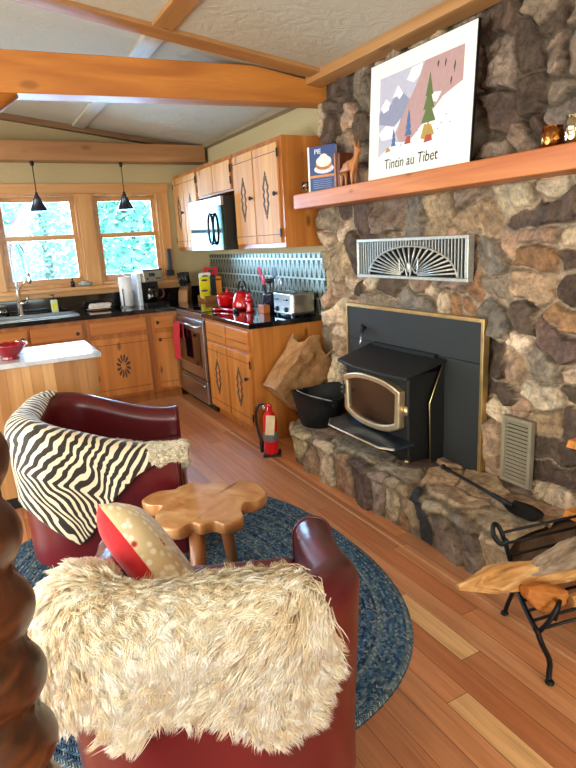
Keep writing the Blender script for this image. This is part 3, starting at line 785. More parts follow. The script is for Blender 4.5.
for s in (-1, 1): G().box(-.018, .018, s * .178 - .008, s * .178 + .008, .16, .215).build('handle_lug', M_black_metal, b, bevel=.003)

def crumple(ax, name='kraft paper'):
    m, nt, p = newmat(name); co = objco(nt)
    v = nd(nt, 'TexVoronoi', Vector=co, Scale=13., Randomness=1., feature='DISTANCE_TO_EDGE').outputs['Distance']
    n_ = nd(nt, 'TexNoise', Vector=co, Scale=16., Detail=4.).outputs[0]
    setp(nt, p, Base_Color=ramp(nt, n_, [(.3, C('96683f')), (.7, C('bb8c5c'))]), Roughness=.75)
    bump(nt, p, math_(nt, 'ADD', math_(nt, 'MINIMUM', v, .12), math_(nt, 'MULTIPLY', n_, .12)), .7, .03); return m
M_kraft = crumple('X')
# kraft paper bag slumped against the cabinet end, mouth up to the right
bg = T('paper_bag', 'crumpled brown paper bag slumped behind the black bucket', 'bag', (1.86, 3.655, .375), rot=(math.radians(4), math.radians(46), math.radians(10)))
BX, BY, BH, NS = .15, .082, .46, 7
sides = [(-1, -1, 1, -1), (1, -1, 1, 1), (1, 1, -1, 1), (-1, 1, -1, -1)]
def bagp(i, j):
    a, b_, c_, d_ = sides[(i // NS) % 4]; t = (i % NS) / NS; v = j / 14
    x, y = a + (c_ - a) * t, b_ + (d_ - b_) * t
    gus = (1 - abs(y)) * (abs(x) > .99) * .05 * v            # gusset folds in on the narrow sides
    z = BH * v + (.05 * math.sin(1.3 * i) * .5 + .03 * math.sin(.45 * i + 1)) * v ** 5
    n1_ = float(fbm(np.array([x * 2.3 + 4]), np.array([v * 4. + y * 2]), 3)[0]); n2_ = float(fbm(np.array([x * 2.1 + 14]), np.array([v * 5. + y * 2.7 + 3]), 3)[0])
    return Vector((x * (BX + .02 * v) - math.copysign(gus, x) + n1_ * .05 * v, y * (BY + .02 * v) * (1 - .25 * math.sin(PI * v) * (1 - abs(x))) + n2_ * .06 * (.3 + v), z + n1_ * .02))
g = G(); g.grid(bagp, NS * 4, 15, closed_u=True, smooth=False)
g.add([bagp(i, 0) for i in range(NS * 4)], [tuple(range(NS * 4))[::-1]])
o = g.build('bag_body', M_kraft, bg); sm = o.modifiers.new('thick', 'SOLIDIFY'); sm.thickness = .003; sm.offset = 1
g = G(); g.tube(smooth_path([(.03, -.10, .42), (.035, -.125, .50), (.07, -.115, .56), (.12, -.11, .52), (.12, -.10, .43)], 6), .006, 8); g.build('bag_handle', plain('twisted paper handle', C('b98d5c'), .7), bg)
# extinguisher
ex = T('fire_extinguisher', 'small red fire extinguisher standing on floor beside the hearth', 'extinguisher', (1.705, 3.555, 0), rz=-.5); ex.scale = (1.15, 1.15, 1.12)
g = G(); g.lathe([(.0, .002), (.042, .002), (.046, .012), (.046, .23), (.04, .265), (.024, .285), (.018, .30), (0, .30)], 24); g.build('cylinder', M_redmet, ex)
g = G(); g.lathe([(.0465, .10), (.0468, .102), (.0468, .16), (.0465, .162)], 24); g.build('label_band', plain('grey label band', C('6d6668'), .5), ex)
g = G(); g.box(-.018, .018, -.016, .016, .30, .335); g.tube([(0, 0, .335), (0, -.03, .345), (0, -.09, .36)], .009, 6); g.tube([(0, -.012, .33), (0, -.05, .325), (0, -.085, .315)], .007, 6); g.build('valve_handle', M_redmet, ex, bevel=.002)
g = G(); g.lathe([(.013, -.008), (.015, 0), (.013, .008)], 16, (-.03, 0, .318), M=Matrix.Rotation(PI / 2, 4, 'Y')); g.build('gauge', M_chrome, ex)
g = G(); g.tube(smooth_path([(-.015, .02, .32), (-.06, .03, .33), (-.085, .03, .27), (-.078, .03, .16), (-.06, .02, .08)], 6), .0085, 8); g.lathe([(.011, -.05), (.014, .02), (.010, .03)], 12, (-.06, .02, .06)); g.build('hose', plain('black rubber hose', C('0f0f10'), .5), ex)
g = G(); g.box(-.045, .01, -.056, -.0545, .15, .28); g.build('instruction_tag', plain('paper tag', C('e3c9a0'), .7), ex, rot=(0, .1, 0))
g = G(); g.box(-.05, .06, -.055, .055, 0.001, .016); g.build('foot_stand', plain('rubber foot', C('101011'), .6), ex, bevel=.004)
# shovel lying along the hearth
sv = TW('fireplace_shovel', 'black long handled fireplace shovel lying on the hearth', 'shovel', (2.0, 1.85, ZH))
A_, B_ = Vector((2.07, 2.19, ZH + .016)), Vector((1.985, 1.68, ZH + .028))
D = (B_ - A_).normalized(); N_ = Vector((-D.y, D.x, 0))
g = G(); g.tube([A_, A_ + D * .06, A_ + D * .07, A_ + D * .40, A_ + D * .41, B_], [.011, .013, .008, .009, .012, .010], 8); g.ball(A_, .015); g.build('handle', M_black_metal, sv)
g = G()
def blade(i, j):
    t = i / 8; w = (.035 + .03 * min(1, t * 2.2)) * (1 - .25 * max(0, t - .8) / .2)
    s = (j / 6 - .5) * 2
    return B_ + D * (t * .17) + N_ * (s * w) + Vector((0, 0, -.010 + .018 * s * s + .004 * (1 - t)))
g.grid(blade, 9, 7); o = g.build('blade', M_black_metal, sv); sm = o.modifiers.new('t', 'SOLIDIFY'); sm.thickness = .0025; sm.offset = 1
g = G(); g.tube([B_ - D * .03, B_ + D * .03], [.014, .010], 8); g.build('socket', M_black_metal, sv)

# ------------------------------------------------------------------ log rack
M_iron = plain('wrought iron', C('141517'), .45, .5, .25, 40)
rk = TW('log_rack', 'black wrought iron log rack with curled ends holding firewood', 'log rack', (1.8, 1.2, 0))
RD = Vector((1, -.2, 0)).normalized()
def frame(off, nm):
    q = lambda x, y, z: Vector((x, y, z)) + RD * off
    g = G()
    g.tube(smooth_path([q(1.60, 1.345, .375), q(1.575, 1.36, .36), q(1.565, 1.385, .39), q(1.58, 1.40, .42), q(1.60, 1.395, .41), q(1.612, 1.375, .36), q(1.62, 1.35, .28), q(1.61, 1.31, .215), q(1.56, 1.24, .192), q(1.50, 1.15, .19), q(1.462, 1.10, .20)], 5), .009, 8)
    g.build('end_frame', M_iron, rk)
    g = G(); g.tube(smooth_path([q(1.462, 1.10, .205), q(1.475, 1.085, .15), q(1.505, 1.075, .08), q(1.50, 1.07, .03), q(1.492, 1.062, .008)], 5), [.0095] * 20 + [.013], 8); g.ball(q(1.492, 1.06, .012), .016, .016, .010); g.build('leg', M_iron, rk)
    g = G(); g.tube(smooth_path([q(1.61, 1.31, .215), q(1.645, 1.35, .14), q(1.66, 1.385, .06), q(1.655, 1.395, .01)], 5), .009, 8); g.ball(q(1.655, 1.395, .012), .016, .016, .010); g.build('leg', M_iron, rk)
    g = G(); g.tube(smooth_path([q(1.47, 1.095, .195), q(1.49, 1.075, .24), q(1.52, 1.07, .285), q(1.55, 1.085, .285), q(1.565, 1.10, .24), q(1.56, 1.105, .2)], 5), .0085, 8); g.build('front_scroll', M_iron, rk)
frame(0, 'a'); frame(.62, 'b')
for p in ((1.607, 1.385, .385), (1.614, 1.37, .345), (1.62, 1.355, .30), (1.616, 1.325, .25), (1.59, 1.285, .2), (1.56, 1.24, .194), (1.53, 1.195, .19), (1.50, 1.15, .19), (1.465, 1.10, .2)):
    q = Vector(p); g = G(); g.tube([q, q + RD * .62], .0058, 7); g.build('rail', M_iron, rk)

def logm(name, c1, c2, c3, sc):
    m, nt, p = newmat(name); co = objco(nt)
    n1 = nd(nt, 'TexNoise', Vector=mapped(nt, co, (2.2 * sc, 26 * sc, 26 * sc)), Scale=1., Detail=6., Distortion=1.).outputs[0]
    n2 = nd(nt, 'TexNoise', Vector=co, Scale=7., Detail=3.).outputs[0]
    c = ramp(nt, n1, [(.3, c1), (.5, c2), (.7, c3)])
    c = mix(nt, ramp(nt, n2, [(.5, (0, 0, 0, 1)), (.75, (.5, .5, .5, 1))]), c, c1)
    setp(nt, p, Base_Color=c, Roughness=.75); bump(nt, p, n1, .8, .012); return m
M_split = logm('split firewood', C('96602e'), C('cf9655'), C('e8bf88'), 1)
M_bark = logm('grey weathered bark', C('5b4a3c'), C('97806a'), C('b9a588'), 1)
M_cut = logm('fresh orange cut', C('a85f22'), C('c4782f'), C('d48d40'), .8)
def log(name, pts, rad, mats, label, seed=1, flat=.7, mi=None, n=40, amp=.25):
    P = smooth_path(pts, 12); N = len(P); c = sum(P, Vector()) / N
    rr_ = np.interp(np.linspace(0, len(rad) - 1, N), range(len(rad)), rad)
    g = G(); up_ = Vector((0, 0, 1))
    def f(i, j):
        t = (P[min(i + 1, N - 1)] - P[max(i - 1, 0)]).normalized(); sd = t.cross(up_).normalized(); u_ = sd.cross(t)
        a = 2 * PI * j / n
        q = 1 + amp * float(fbm(np.array([math.cos(a) * 2.2 + i * .07 + seed]), np.array([math.sin(a) * 2.2 + seed + i * .05]), 3)[0]) * 2.4
        q *= 1 + .12 * math.sin(3 * a + seed) + .05 * math.sin(11 * a + seed + .12 * i) + .04 * math.sin(17 * a + 2 * seed)
        return P[i] - c + (sd * math.cos(a) + u_ * math.sin(a) * flat) * rr_[i] * q
    g.grid(lambda i, j: f(i, j % n), N, n + 1)
    g.add([f(0, j) for j in range(n)], [tuple(range(n))]); g.add([f(N - 1, j) for j in range(n)], [tuple(range(n))[::-1]])
    o = g.build(name, mats, None, weld=True, loc=c)
    return tag(o, label, 'log', 'firewood on the rack')
log('split_log', [(1.285, 1.283, .325), (1.36, 1.272, .318), (1.43, 1.262, .312), (1.52, 1.245, .305), (1.62, 1.22, .30), (1.80, 1.18, .29)], [.010, .028, .050, .056, .05, .045], M_split, 'pale split log with long splintered tip on the iron rack', 3, .8, amp=.34)
log('bark_log', [(1.53, 1.225, .318), (1.58, 1.22, .322), (1.66, 1.205, .33), (1.76, 1.185, .34), (1.90, 1.155, .335), (2.05, 1.12, .33)], [.014, .026, .040, .052, .056, .05], M_bark, 'grey weathered log lying on top of the pale split log', 8, .9)
log('log_chunk', [(1.475, 1.165, .305), (1.52, 1.155, .285), (1.57, 1.145, .265), (1.63, 1.135, .25)], [.020, .046, .048, .03], M_cut, 'short orange cut log wedge lying at the front of the rack', 5, .9, amp=.2)
log('log_chunk', [(1.66, 1.12, .225), (1.78, 1.10, .225), (1.95, 1.07, .225)], [.02, .026, .026], M_split, 'thin pale kindling stick under the orange wedge', 11, .8)
for z, y0, y1, lb in ((.60, 1.20, 1.475, 'pale sawn firewood end high in the niche right of hearth'), (.285, 1.19, 1.468, 'pale sawn firewood end low in the niche right of hearth')):
    t = G(); t.hexa([(2.07, y0, z), (2.07, y1, z), (2.30, y1, z), (2.30, y0, z)], [(2.075, y0, z + .045), (2.072, y1 - .01, z + .035), (2.30, y1 - .01, z + .035), (2.30, y0, z + .045)])
    o = t.build('firewood_billet', M_cut, bevel=.006); tag(o, lb, 'log', 'firewood in the niche')

for z, lb in ((.331, 'dark bark firewood under another in the niche right of hearth'), (.466, 'dark bark firewood just below the high pale billet end')):
    t = G(); t.lathe([(.05, -.26), (.064, -.25), (.066, 0), (.064, .25), (.05, .26)], 12, M=Matrix.Rotation(PI / 2, 4, 'X'))
    o = t.build('firewood_billet', M_bark, None, loc=(2.245, 1.165, z + .0665)); tag(o, lb, 'log', 'firewood in the niche')
# ------------------------------------------------------------------ rug
def rug_mat():
    m, nt, p = newmat('braided wool'); uv = nd(nt, 'UVMap', uv_map='UVMap').outputs[0]
    sp = nd(nt, 'SeparateXYZ', Vector=uv); u, v = sp.outputs[0], sp.outputs[1]
    ring_ = math_(nt, 'FLOOR', v); fr = math_(nt, 'FRACT', v)
    tri = math_(nt, 'ABSOLUTE', math_(nt, 'SUBTRACT', fr, .5))
    ph = math_(nt, 'ADD', math_(nt, 'MULTIPLY', u, math_(nt, 'FLOOR', math_(nt, 'MULTIPLY', ring_, 2.))), math_(nt, 'ADD', math_(nt, 'MULTIPLY', tri, 1.6), math_(nt, 'MULTIPLY', ring_, .37)))
    strand = math_(nt, 'FRACT', ph)
    k = math_(nt, 'FLOOR', ph)
    rv = nd(nt, 'CombineXYZ', X=ring_, Y=math_(nt, 'MULTIPLY', ring_, 1.7)).outputs[0]
    cr = nd(nt, 'TexWhiteNoise', Vector=rv, noise_dimensions='3D').outputs[0]
    cs = nd(nt, 'TexWhiteNoise', Vector=nd(nt, 'CombineXYZ', X=k, Y=ring_, Z=math_(nt, 'GREATER_THAN', fr, .5)).outputs[0], noise_dimensions='3D').outputs[0]
    A = ramp(nt, cr, [(0, C('3c4d68')), (.2, C('557792')), (.42, C('6b838d')), (.62, C('4b6f93')), (.85, C('8fa0a2'))], 'CONSTANT')
    B = ramp(nt, cs, [(0, C('2a394d')), (.3, C('5a7fa2')), (.55, C('a5b5b6')), (.8, C('678c98')), (.93, C('ddd9c8'))], 'CONSTANT')
    c = mix(nt, .5, A, B)
    h = math_(nt, 'MULTIPLY', math_(nt, 'SINE', math_(nt, 'MULTIPLY', strand, PI)), math_(nt, 'SINE', math_(nt, 'MULTIPLY', fr, PI)))
    c = mix(nt, math_(nt, 'MULTIPLY', math_(nt, 'SUBTRACT', 1., h), .35), c, C('10151d'))
    setp(nt, p, Base_Color=c, Roughness=.95, Specular_IOR_Level=.1); bump(nt, p, h, 1., .012); return m
na, nr = 160, 40; XC, YC, AX, AY, EXP = .60, 2.285, .875, 1.05, 2.5
V = []; UVv = []
for i in range(na + 1):
    a = 2 * PI * i / na; ca, sa = math.cos(a), math.sin(a)
    q = (abs(ca) ** EXP + abs(sa) ** EXP) ** (-1 / EXP)
    for j in range(nr + 1):
        r = j / nr; z = .012 if j < nr else .002
        if j == nr: r = 1.004
        V.append((XC + AX * q * r * ca, YC + AY * q * r * sa, z)); UVv.append((a, r * 46))
ro = np_mesh('braided_rug', np.array(V), quads(na + 1, nr + 1)[:, ::-1], rug_mat(), uv=np.array(UVv))
tag(ro, 'large oval braided rug in blue and grey under the armchairs', 'rug')

# ------------------------------------------------------------------ tub armchairs
RC, RK, LA, RT = .325, .20, .445, .064
def rimz(s):
    a = abs(s); return .735 - .16 * float(sstep(np.array(.22), np.array(.86), np.array(a)))
S0 = RC - RK; S1 = S0 + RK * PI / 2; SMAX = S1 + LA
def path(s):
    a = abs(s); sg = 1 if s >= 0 else -1
    if a <= S0: return s, -RC, 0., -1.
    if a <= S1:
        t = (a - S0) / RK; return sg * (S0 + RK * math.sin(t)), -S0 - RK * math.cos(t), sg * math.sin(t), -math.cos(t)
    return sg * RC, -S0 + a - S1, sg, 0.
def shell(s, w, off=0.):
    """point on the tub: s along the wrap, w = distance from the crest (outside +)"""
    x, y, nx, ny = path(s); R = RT + off; q = R * PI / 2; zr = rimz(s) - RT
    if w > q: n, z = R - .03 * ((w - q) / .6) , zr - (w - q)
    elif w < -q: n, z = -R, zr - (-w - q)
    else: n, z = R * math.sin(w / R), zr + R * math.cos(w / R)
    return Vector((x + nx * n, y + ny * n, z))
def tub_chair(root):
    g = G(); ns = 48
    ws = [-.42, -.3, -.2, -.12] + [RT * PI / 2 * k / 6 for k in range(-6, 7)] + [.15, .25, .35, .45, .52, .56]
    def P(i, j):
        s = -SMAX + 2 * SMAX * i / ns; w = ws[j]
        p = shell(s, w)
        if j == len(ws) - 1: p.z = .075
        if j == 0: p.z = .26
        return p
    g.grid(P, ns + 1, len(ws))
    for e in (0, ns):                                   # rounded arm fronts
        sg = -1 if e == 0 else 1
        loop = [P(e, j) for j in range(len(ws))]
        bul = [Vector((0, .018, 0)) + (p - Vector((sg * RC, p.y, p.z))) * -.12 + p for p in loop]
        n_ = len(loop); g.add(loop + bul, [(k, k + 1, n_ + k + 1, n_ + k) for k in range(n_ - 1)] + [tuple(range(n_, 2 * n_))], 0, True)
    g.build('tub_back', M_leather, root, weld=True)
    g = G(); n_ = 24
    def seat_poly(k):
        q = RC - .06; e = q - .13
        pts = [(q, .35), (q, -e)] + [(e + .13 * math.cos(a), -e - .13 * math.sin(a)) for a in [PI / 2 * i / 8 for i in range(1, 9)]]
        pts += [(-e - .13 * math.sin(a), -e - .13 * math.cos(a)) for a in [PI / 2 * i / 8 for i in range(0, 9)]] + [(-q, .35)]
        return [(x * k, y * k + .02 * (1 - k)) for x, y in pts]
    g.prism(seat_poly(1), 'Z', .31, .43); g.build('seat_cushion', M_leather, root, bevel=.03, seg=4)
    g = G(); g.prism(seat_poly(1.0), 'Z', .075, .305); g.build('seat_base', M_leather, root, bevel=.01)
    for sx, sy in ((1, .27), (-1, .27), (1, -.19), (-1, -.19)):
        g = G(); g.lathe([(.016, 0), (.024, .08)], 12, (sx * .22, sy, 0)); g.build('leg', M_knob, root)
    # piping along the arm fronts
    for sg in (-1, 1):
        g = G(); g.tube([shell(sg * SMAX, w) + Vector((0, .004, 0)) for w in ws[2:-2]], .005, 6); g.build('piping', M_leather, root)
UN = Vector((.39, .92, 0)).normalized()
ch1 = T('tub_armchair', 'burgundy leather tub armchair in the foreground under a sheepskin', 'armchair', (.455, 1.386, .012), rz=math.atan2(-UN.x, UN.y), group='burgundy tub armchairs')
tub_chair(ch1)
ch2 = copy_tree(ch1); F2 = Vector((.953, -.30, 0)).normalized()
ch2.location = (.475, 2.90, .012); ch2.scale = (1.06, 1.06, 1.04); ch2.rotation_euler = (0, 0, math.atan2(-F2.x, F2.y))
ch2['label'] = 'burgundy leather tub armchair beyond the table under a zebra throw'

# ------------------------------------------------------------------ fleece
def fleece_mat(name, a, b, c):
    m, nt, p = newmat(name)
    t = nd(nt, 'VertexColor', layer_name='tint').outputs[0]
    f = nd(nt, 'SeparateColor', Color=t).outputs[0]
    n_ = nd(nt, 'TexNoise', Vector=objco(nt), Scale=5., Detail=3.).outputs[0]
    col = ramp(nt, math_(nt, 'MULTIPLY_ADD', n_, .5, math_(nt, 'MULTIPLY', f, .62)), [(.2, a), (.55, b), (.85, c)])
    setp(nt, p, Base_Color=col, Roughness=.85, Specular_IOR_Level=.15, Sheen_Weight=.25); return m
def fleece(name, surf, s0, s1, wlim, nclump, per, length, mat, parent_m, seed=1, width=.0022, lay=.75, spread=.012, shag=.35, down=None):
    """skin grid plus wool locks (one mesh).  wlim(s) -> (w0, w1) edges of the hide"""
    R = np.random.RandomState(seed); Vs = []; Fs = []; tin = []
    nu, nv = 50, 40; o = 0
    sk = []
    for i in range(nu):
        s = s0 + (s1 - s0) * i / (nu - 1); w0, w1 = wlim(s)
        for j in range(nv): sk.append(parent_m @ surf(s, w0 + (w1 - w0) * j / (nv - 1), .012))
    Vs.append(np.array(sk)); Fq = quads(nu, nv); Fs.append(np.c_[Fq[:, :3]]); Fs.append(Fq[:, [0, 2, 3]]); tin.append(np.full(len(sk), .5)); o = len(sk)
    dn = down or Vector((0, 0, -1))
    for c in range(nclump):
        s = R.uniform(s0, s1); w0, w1 = wlim(s); w = R.uniform(w0, w1)
        e = .004
        p = surf(s, w, .012); ts = (surf(s + e, w, .012) - surf(s - e, w, .012)); tw = (surf(s, w + e, .012) - surf(s, w - e, .012))
        n_ = ts.cross(tw); n_.normalize(); ts.normalize(); tw.normalize()
        if n_.dot(surf(s, w, .05) - p) < 0: n_ = -n_
        ang = 1.15 * math.sin(s * 9 + w * 8 + seed) + R.normal() * shag
        lie = (tw * math.cos(ang) + ts * math.sin(ang))
        L = length * R.uniform(.7, 1.25)
        d0 = (n_ * .75 + lie * lay * .7).normalized(); d1 = (n_ * .15 + lie * lay + dn * .25).normalized()
        curl = ts * R.normal() * .35 * L + n_ * R.uniform(-.1, .25) * L
        tip = p + d0 * L * .45 + d1 * L * .55 + curl * .5; mid = p + d0 * L * .5 + curl * .25
        ctone = R.uniform(.1, .95)
        for q in range(per):
            ju = ts * R.normal() * spread + tw * R.normal() * spread
            b0 = p + ju; b1 = mid + ju * .75; b2 = tip + ju * .22 + (ts * R.normal() + tw * R.normal()) * .004
            side = d0.cross(lie + ju * 3); side.normalize(); nn = side.cross(d0)
            wd = width * R.uniform(.7, 1.4)
            pts = []
            for t, k in ((0., 1.), (.4, 1.), (.75, .75)):
                cc = b0 * (1 - t) ** 2 + b1 * 2 * t * (1 - t) + b2 * t * t
                for an in (0, 2.094, 4.189): pts.append(cc + (side * math.cos(an) + nn * math.sin(an)) * wd * k)
            pts.append(b2)
            Vs.append(np.array([parent_m @ x for x in pts]))
            f = []
            for r in (0, 3):
                for k in range(3):
                    k2 = (k + 1) % 3
                    f += [(o + r + k, o + r + k2, o + r + 3 + k2), (o + r + k, o + r + 3 + k2, o + r + 3 + k)]
            f += [(o + 6 + k, o + 6 + (k + 1) % 3, o + 9) for k in range(3)]
            Fs.append(np.array(f)); tin.append(np.clip(np.full(10, ctone) + R.normal() * .08, 0, 1)); o += 10
    V_ = np.concatenate(Vs); t_ = np.concatenate(tin)
    return np_mesh(name, V_, np.concatenate(Fs), mat, attr=np.c_[t_, t_, t_])
M1 = Matrix.Translation(ch1.location) @ Matrix.Rotation(ch1.rotation_euler.z, 4, 'Z')
M2 = Matrix.Translation(ch2.location) @ Matrix.Rotation(ch2.rotation_euler.z, 4, 'Z') @ Matrix.Diagonal((1.06, 1.06, 1.04, 1))
WOOL = fleece_mat('cream wool', C('d6b586'), C('f0dfbf'), C('fdf6e9'))
WOOLW = fleece_mat('white wool', C('bfae8e'), C('ddcfb4'), C('efe6d4'))
def lim1(s):
    k = (s + .50) / .735
    bot = .40 + .05 * math.sin(k * 9 + .5) - .05 * math.exp(-((k - .46) / .05) ** 2) * 0
    bot = float(np.interp(k, [0, .1, .25, .36, .42, .47, .53, .7, .85, .95, 1], [.25, .31, .33, .28, .26, .34, .25, .26, .34, .33, .24])) + .01 * math.sin(31 * k)
    return -.09 - .01 * math.sin(13 * k), bot
fo_ = fleece('sheepskin', shell, -.50, .235, lim1, 4300, 17, .062, WOOL, M1, 3, width=.00115, spread=.012, shag=.5)
tag(fo_, 'thick cream sheepskin draped over back of foreground armchair', 'sheepskin')
# tail tuft of the hide
fo2 = fleece('sheepskin', shell, .62, SMAX + .05, lambda s: (-.20, -.06) if s < .78 else (-.19, .10), 1000, 8, .026, WOOLW, M2, 9, width=.0018, spread=.008)
tag(fo2, 'white sheepskin peeking out over the arm of zebra draped armchair', 'sheepskin')

# ------------------------------------------------------------------ zebra throw
def zebra():
    m, nt, p = newmat('zebra hide print'); uv = nd(nt, 'UVMap', uv_map='UVMap').outputs[0]
    n_ = nd(nt, 'TexNoise', Vector=mapped(nt, uv, (5.5, 5.5, 1)), Scale=1., Detail=2., Distortion=.7)
    w = nd(nt, 'Mapping', Vector=uv, Rotation=(0, 0, .25)).outputs[0]
    sp = nd(nt, 'SeparateXYZ', Vector=uv); u, v = sp.outputs[0], sp.outputs[1]
    # stripes run down the hide and swing flat towards its lower edge
    sw = nd(nt, 'MapRange', Value=math_(nt, 'ADD', v, math_(nt, 'MULTIPLY', u, -.12)), i1=.25, i2=.29).outputs[0]
    a = math_(nt, 'ADD', math_(nt, 'MULTIPLY', u, 62.), math_(nt, 'MULTIPLY', v, 30.))
    b = math_(nt, 'ADD', math_(nt, 'MULTIPLY', u, 30.), math_(nt, 'MULTIPLY', v, -64.))
    bend = math_(nt, 'MAXIMUM', math_(nt, 'SUBTRACT', v, math_(nt, 'MULTIPLY_ADD', u, .14, .22)), 0.)
    ph = math_(nt, 'ADD', a, math_(nt, 'MULTIPLY', bend, -72.))
    ph = math_(nt, 'ADD', ph, math_(nt, 'MULTIPLY', math_(nt, 'SUBTRACT', n_.outputs[0], .5), 7.))
    s = math_(nt, 'SINE', math_(nt, 'MULTIPLY', ph, 2.9))
    fz = nd(nt, 'TexNoise', Vector=mapped(nt, uv, (140, 140, 1)), Scale=1.).outputs[0]
    s = math_(nt, 'ADD', s, math_(nt, 'MULTIPLY', math_(nt, 'SUBTRACT', fz, .5), .5))
    c = ramp(nt, s, [(.0, C('21140f')), (.03, C('2c1c14')), (.16, C('e9dcbf'))])
    setp(nt, p, Base_Color=c, Roughness=.7, Sheen_Weight=.2); bump(nt, p, fz, .25, .002); return m
def zlim(s):
    xs_ = [-.45, -.2, 0, .2, .34, .45, .50, .60, .72, .84]; lo = [.14, .24, .32, .41, .48, .56, .50, .33, .17, .07]
    return float(np.interp(s, xs_, [-.02, -.06, -.08, -.09, -.08, -.07, -.07, -.06, -.05, -.03])), float(np.interp(s, xs_, lo))
nu, nv = 90, 50; V = []; UVv = []
for i in range(nu):
    s = -.26 + 1.07 * i / (nu - 1); w0, w1 = zlim(s)
    for j in range(nv):
        w = w0 + (w1 - w0) * j / (nv - 1)
        off = .014 + .012 * max(0, math.sin(s * 19 + w * 6)) * max(0, w) * 3 + .008 * max(0, w - .1)
        V.append(M2 @ shell(s, w, off)); UVv.append((s, w))
zo = np_mesh('zebra_throw', np.array(V), quads(nu, nv), [zebra(), plain('brown hide edge', C('3a2418'), .8)], uv=np.array(UVv))
sm = zo.modifiers.new('t', 'SOLIDIFY'); sm.thickness = .007; sm.offset = 1; sm.material_offset_rim = 1; sm.material_offset = 0
tag(zo, 'zebra striped hide throw draped over the back of the far armchair', 'throw')

# ------------------------------------------------------------------ pillow on the near chair
def pillow_mat():
    m, nt, p = newmat('red and lace pillow'); co = objco(nt)
    sp = nd(nt, 'SeparateXYZ', Vector=co); y = sp.outputs[1]
    v = nd(nt, 'TexVoronoi', Vector=co, Scale=42.).outputs['Distance']
    v2 = nd(nt, 'TexVoronoi', Vector=co, Scale=17.).outputs['Distance']
    lace = mix(nt, ramp(nt, v, [(.25, (1, 1, 1, 1)), (.45, (0, 0, 0, 1))]), C('dcc79c'), C('f6eedd'))
    lace = mix(nt, ramp(nt, v2, [(.14, (1, 1, 1, 1)), (.22, (0, 0, 0, 1))]), lace, C('b3202a'))
    red = C('c4141f')
    c = mix(nt, math_(nt, 'GREATER_THAN', y, .0), lace, red)
    setp(nt, p, Base_Color=c, Roughness=.75, Sheen_Weight=.2); bump(nt, p, v, .3, .004); return m
def pillow(name, w, h, t, mat, label):
    g = G(); n_ = 22
    for sg in (1, -1):
        def P(i, j):
            a = i / n_ * 2 - 1; b_ = j / n_ * 2 - 1
            k = ((1 - a ** 4) * (1 - b_ ** 4)) ** .55
            pin = 1 - .06 * (1 - abs(a) ** 3) * abs(b_) ** 6
            return Vector((a * w / 2 * (1 - .07 * (1 - b_ * b_)* abs(a) ** 5), sg * k * t / 2, b_ * h / 2 * (1 - .07 * (1 - a * a) * abs(b_) ** 5)))
        g.grid(P, n_ + 1, n_ + 1)
    return tag(g.build(name, mat, weld=True), label, 'pillow')
pw = pillow('pillow', .39, .39, .14, pillow_mat(), 'red and lace cushion standing on seat of foreground armchair')
nY = Vector((-.85, .05, -.5)).normalized(); nZ = Vector((-.5, .0, .85)); nZ = (nZ - nY * nZ.dot(nY)).normalized(); nX = nY.cross(nZ)
pw.matrix_world = Matrix.Translation((.34, 1.585, .60)) @ Matrix((nX, nY, nZ)).transposed().to_4x4() @ Matrix.Rotation(math.radians(35), 4, 'Y')

# ------------------------------------------------------------------ slab table
def slab_mat():
    m, nt, p = newmat('polished burl slab'); co = objco(nt)
    sp = nd(nt, 'SeparateXYZ', Vector=co); r = math_(nt, 'SQRT', math_(nt, 'ADD', math_(nt, 'POWER', sp.outputs[0], 2.), math_(nt, 'POWER', sp.outputs[1], 2.)))
    n_ = nd(nt, 'TexNoise', Vector=co, Scale=7., Detail=4., Distortion=.8).outputs[0]
    w = math_(nt, 'SINE', math_(nt, 'ADD', math_(nt, 'MULTIPLY', r, 95.), math_(nt, 'MULTIPLY', n_, 16.)))
    c = ramp(nt, n_, [(.3, C('a56d3c')), (.5, C('c48d58')), (.7, C('d9ab78'))])
    c = mix(nt, math_(nt, 'MULTIPLY', math_(nt, 'ADD', w, 1.), .09), c, C('7c461f'))
    setp(nt, p, Base_Color=c, Roughness=.25, Coat_Weight=.5, Coat_Roughness=.12); return m
tb = T('slab_table', 'small live edge tree slice side table with splayed legs on the rug', 'table', (.705, 2.16, .012))
TZ0, TZ1 = .385, .44
OUT = [(a * .88, b * .9) for a, b in [(.315, .06), (.26, .135), (.20, .10), (.155, .20), (.08, .185), (.045, .25), (-.04, .245), (-.075, .225), (-.16, .25), (-.245, .20), (-.235, .12), (-.185, .075), (-.235, .0), (-.265, -.10), (-.195, -.185), (-.12, -.165), (-.09, -.205), (-.03, -.21), (.005, -.265), (.09, -.255), (.12, -.175), (.17, -.11), (.225, -.13), (.30, -.08)]]
ol = smooth_path([(a, b, 0) for a, b in OUT] + [(OUT[0][0], OUT[0][1], 0)], 5)[:-1]
g = G(); n_ = len(ol)
lay_ = [(TZ0, .93), (TZ0 + .006, .97), (TZ0 + .025, 1.0), (TZ1 - .008, 1.0), (TZ1 - .002, .985), (TZ1, .965)]
g.grid(lambda i, j: Vector((ol[i].x * lay_[j][1], ol[i].y * lay_[j][1], lay_[j][0] + .0)), n_, len(lay_), closed_u=True)
o_ = len(g.v)
for j, flip in ((0, True), (len(lay_) - 1, False)):
    vs_ = [Vector((p.x * lay_[j][1], p.y * lay_[j][1], lay_[j][0])) for p in ol] + [Vector((0, 0, lay_[j][0]))]
    g.add(vs_, [(k, (k + 1) % n_, n_) for k in range(n_)])
g.build('slab_top', slab_mat(), tb, weld=True)
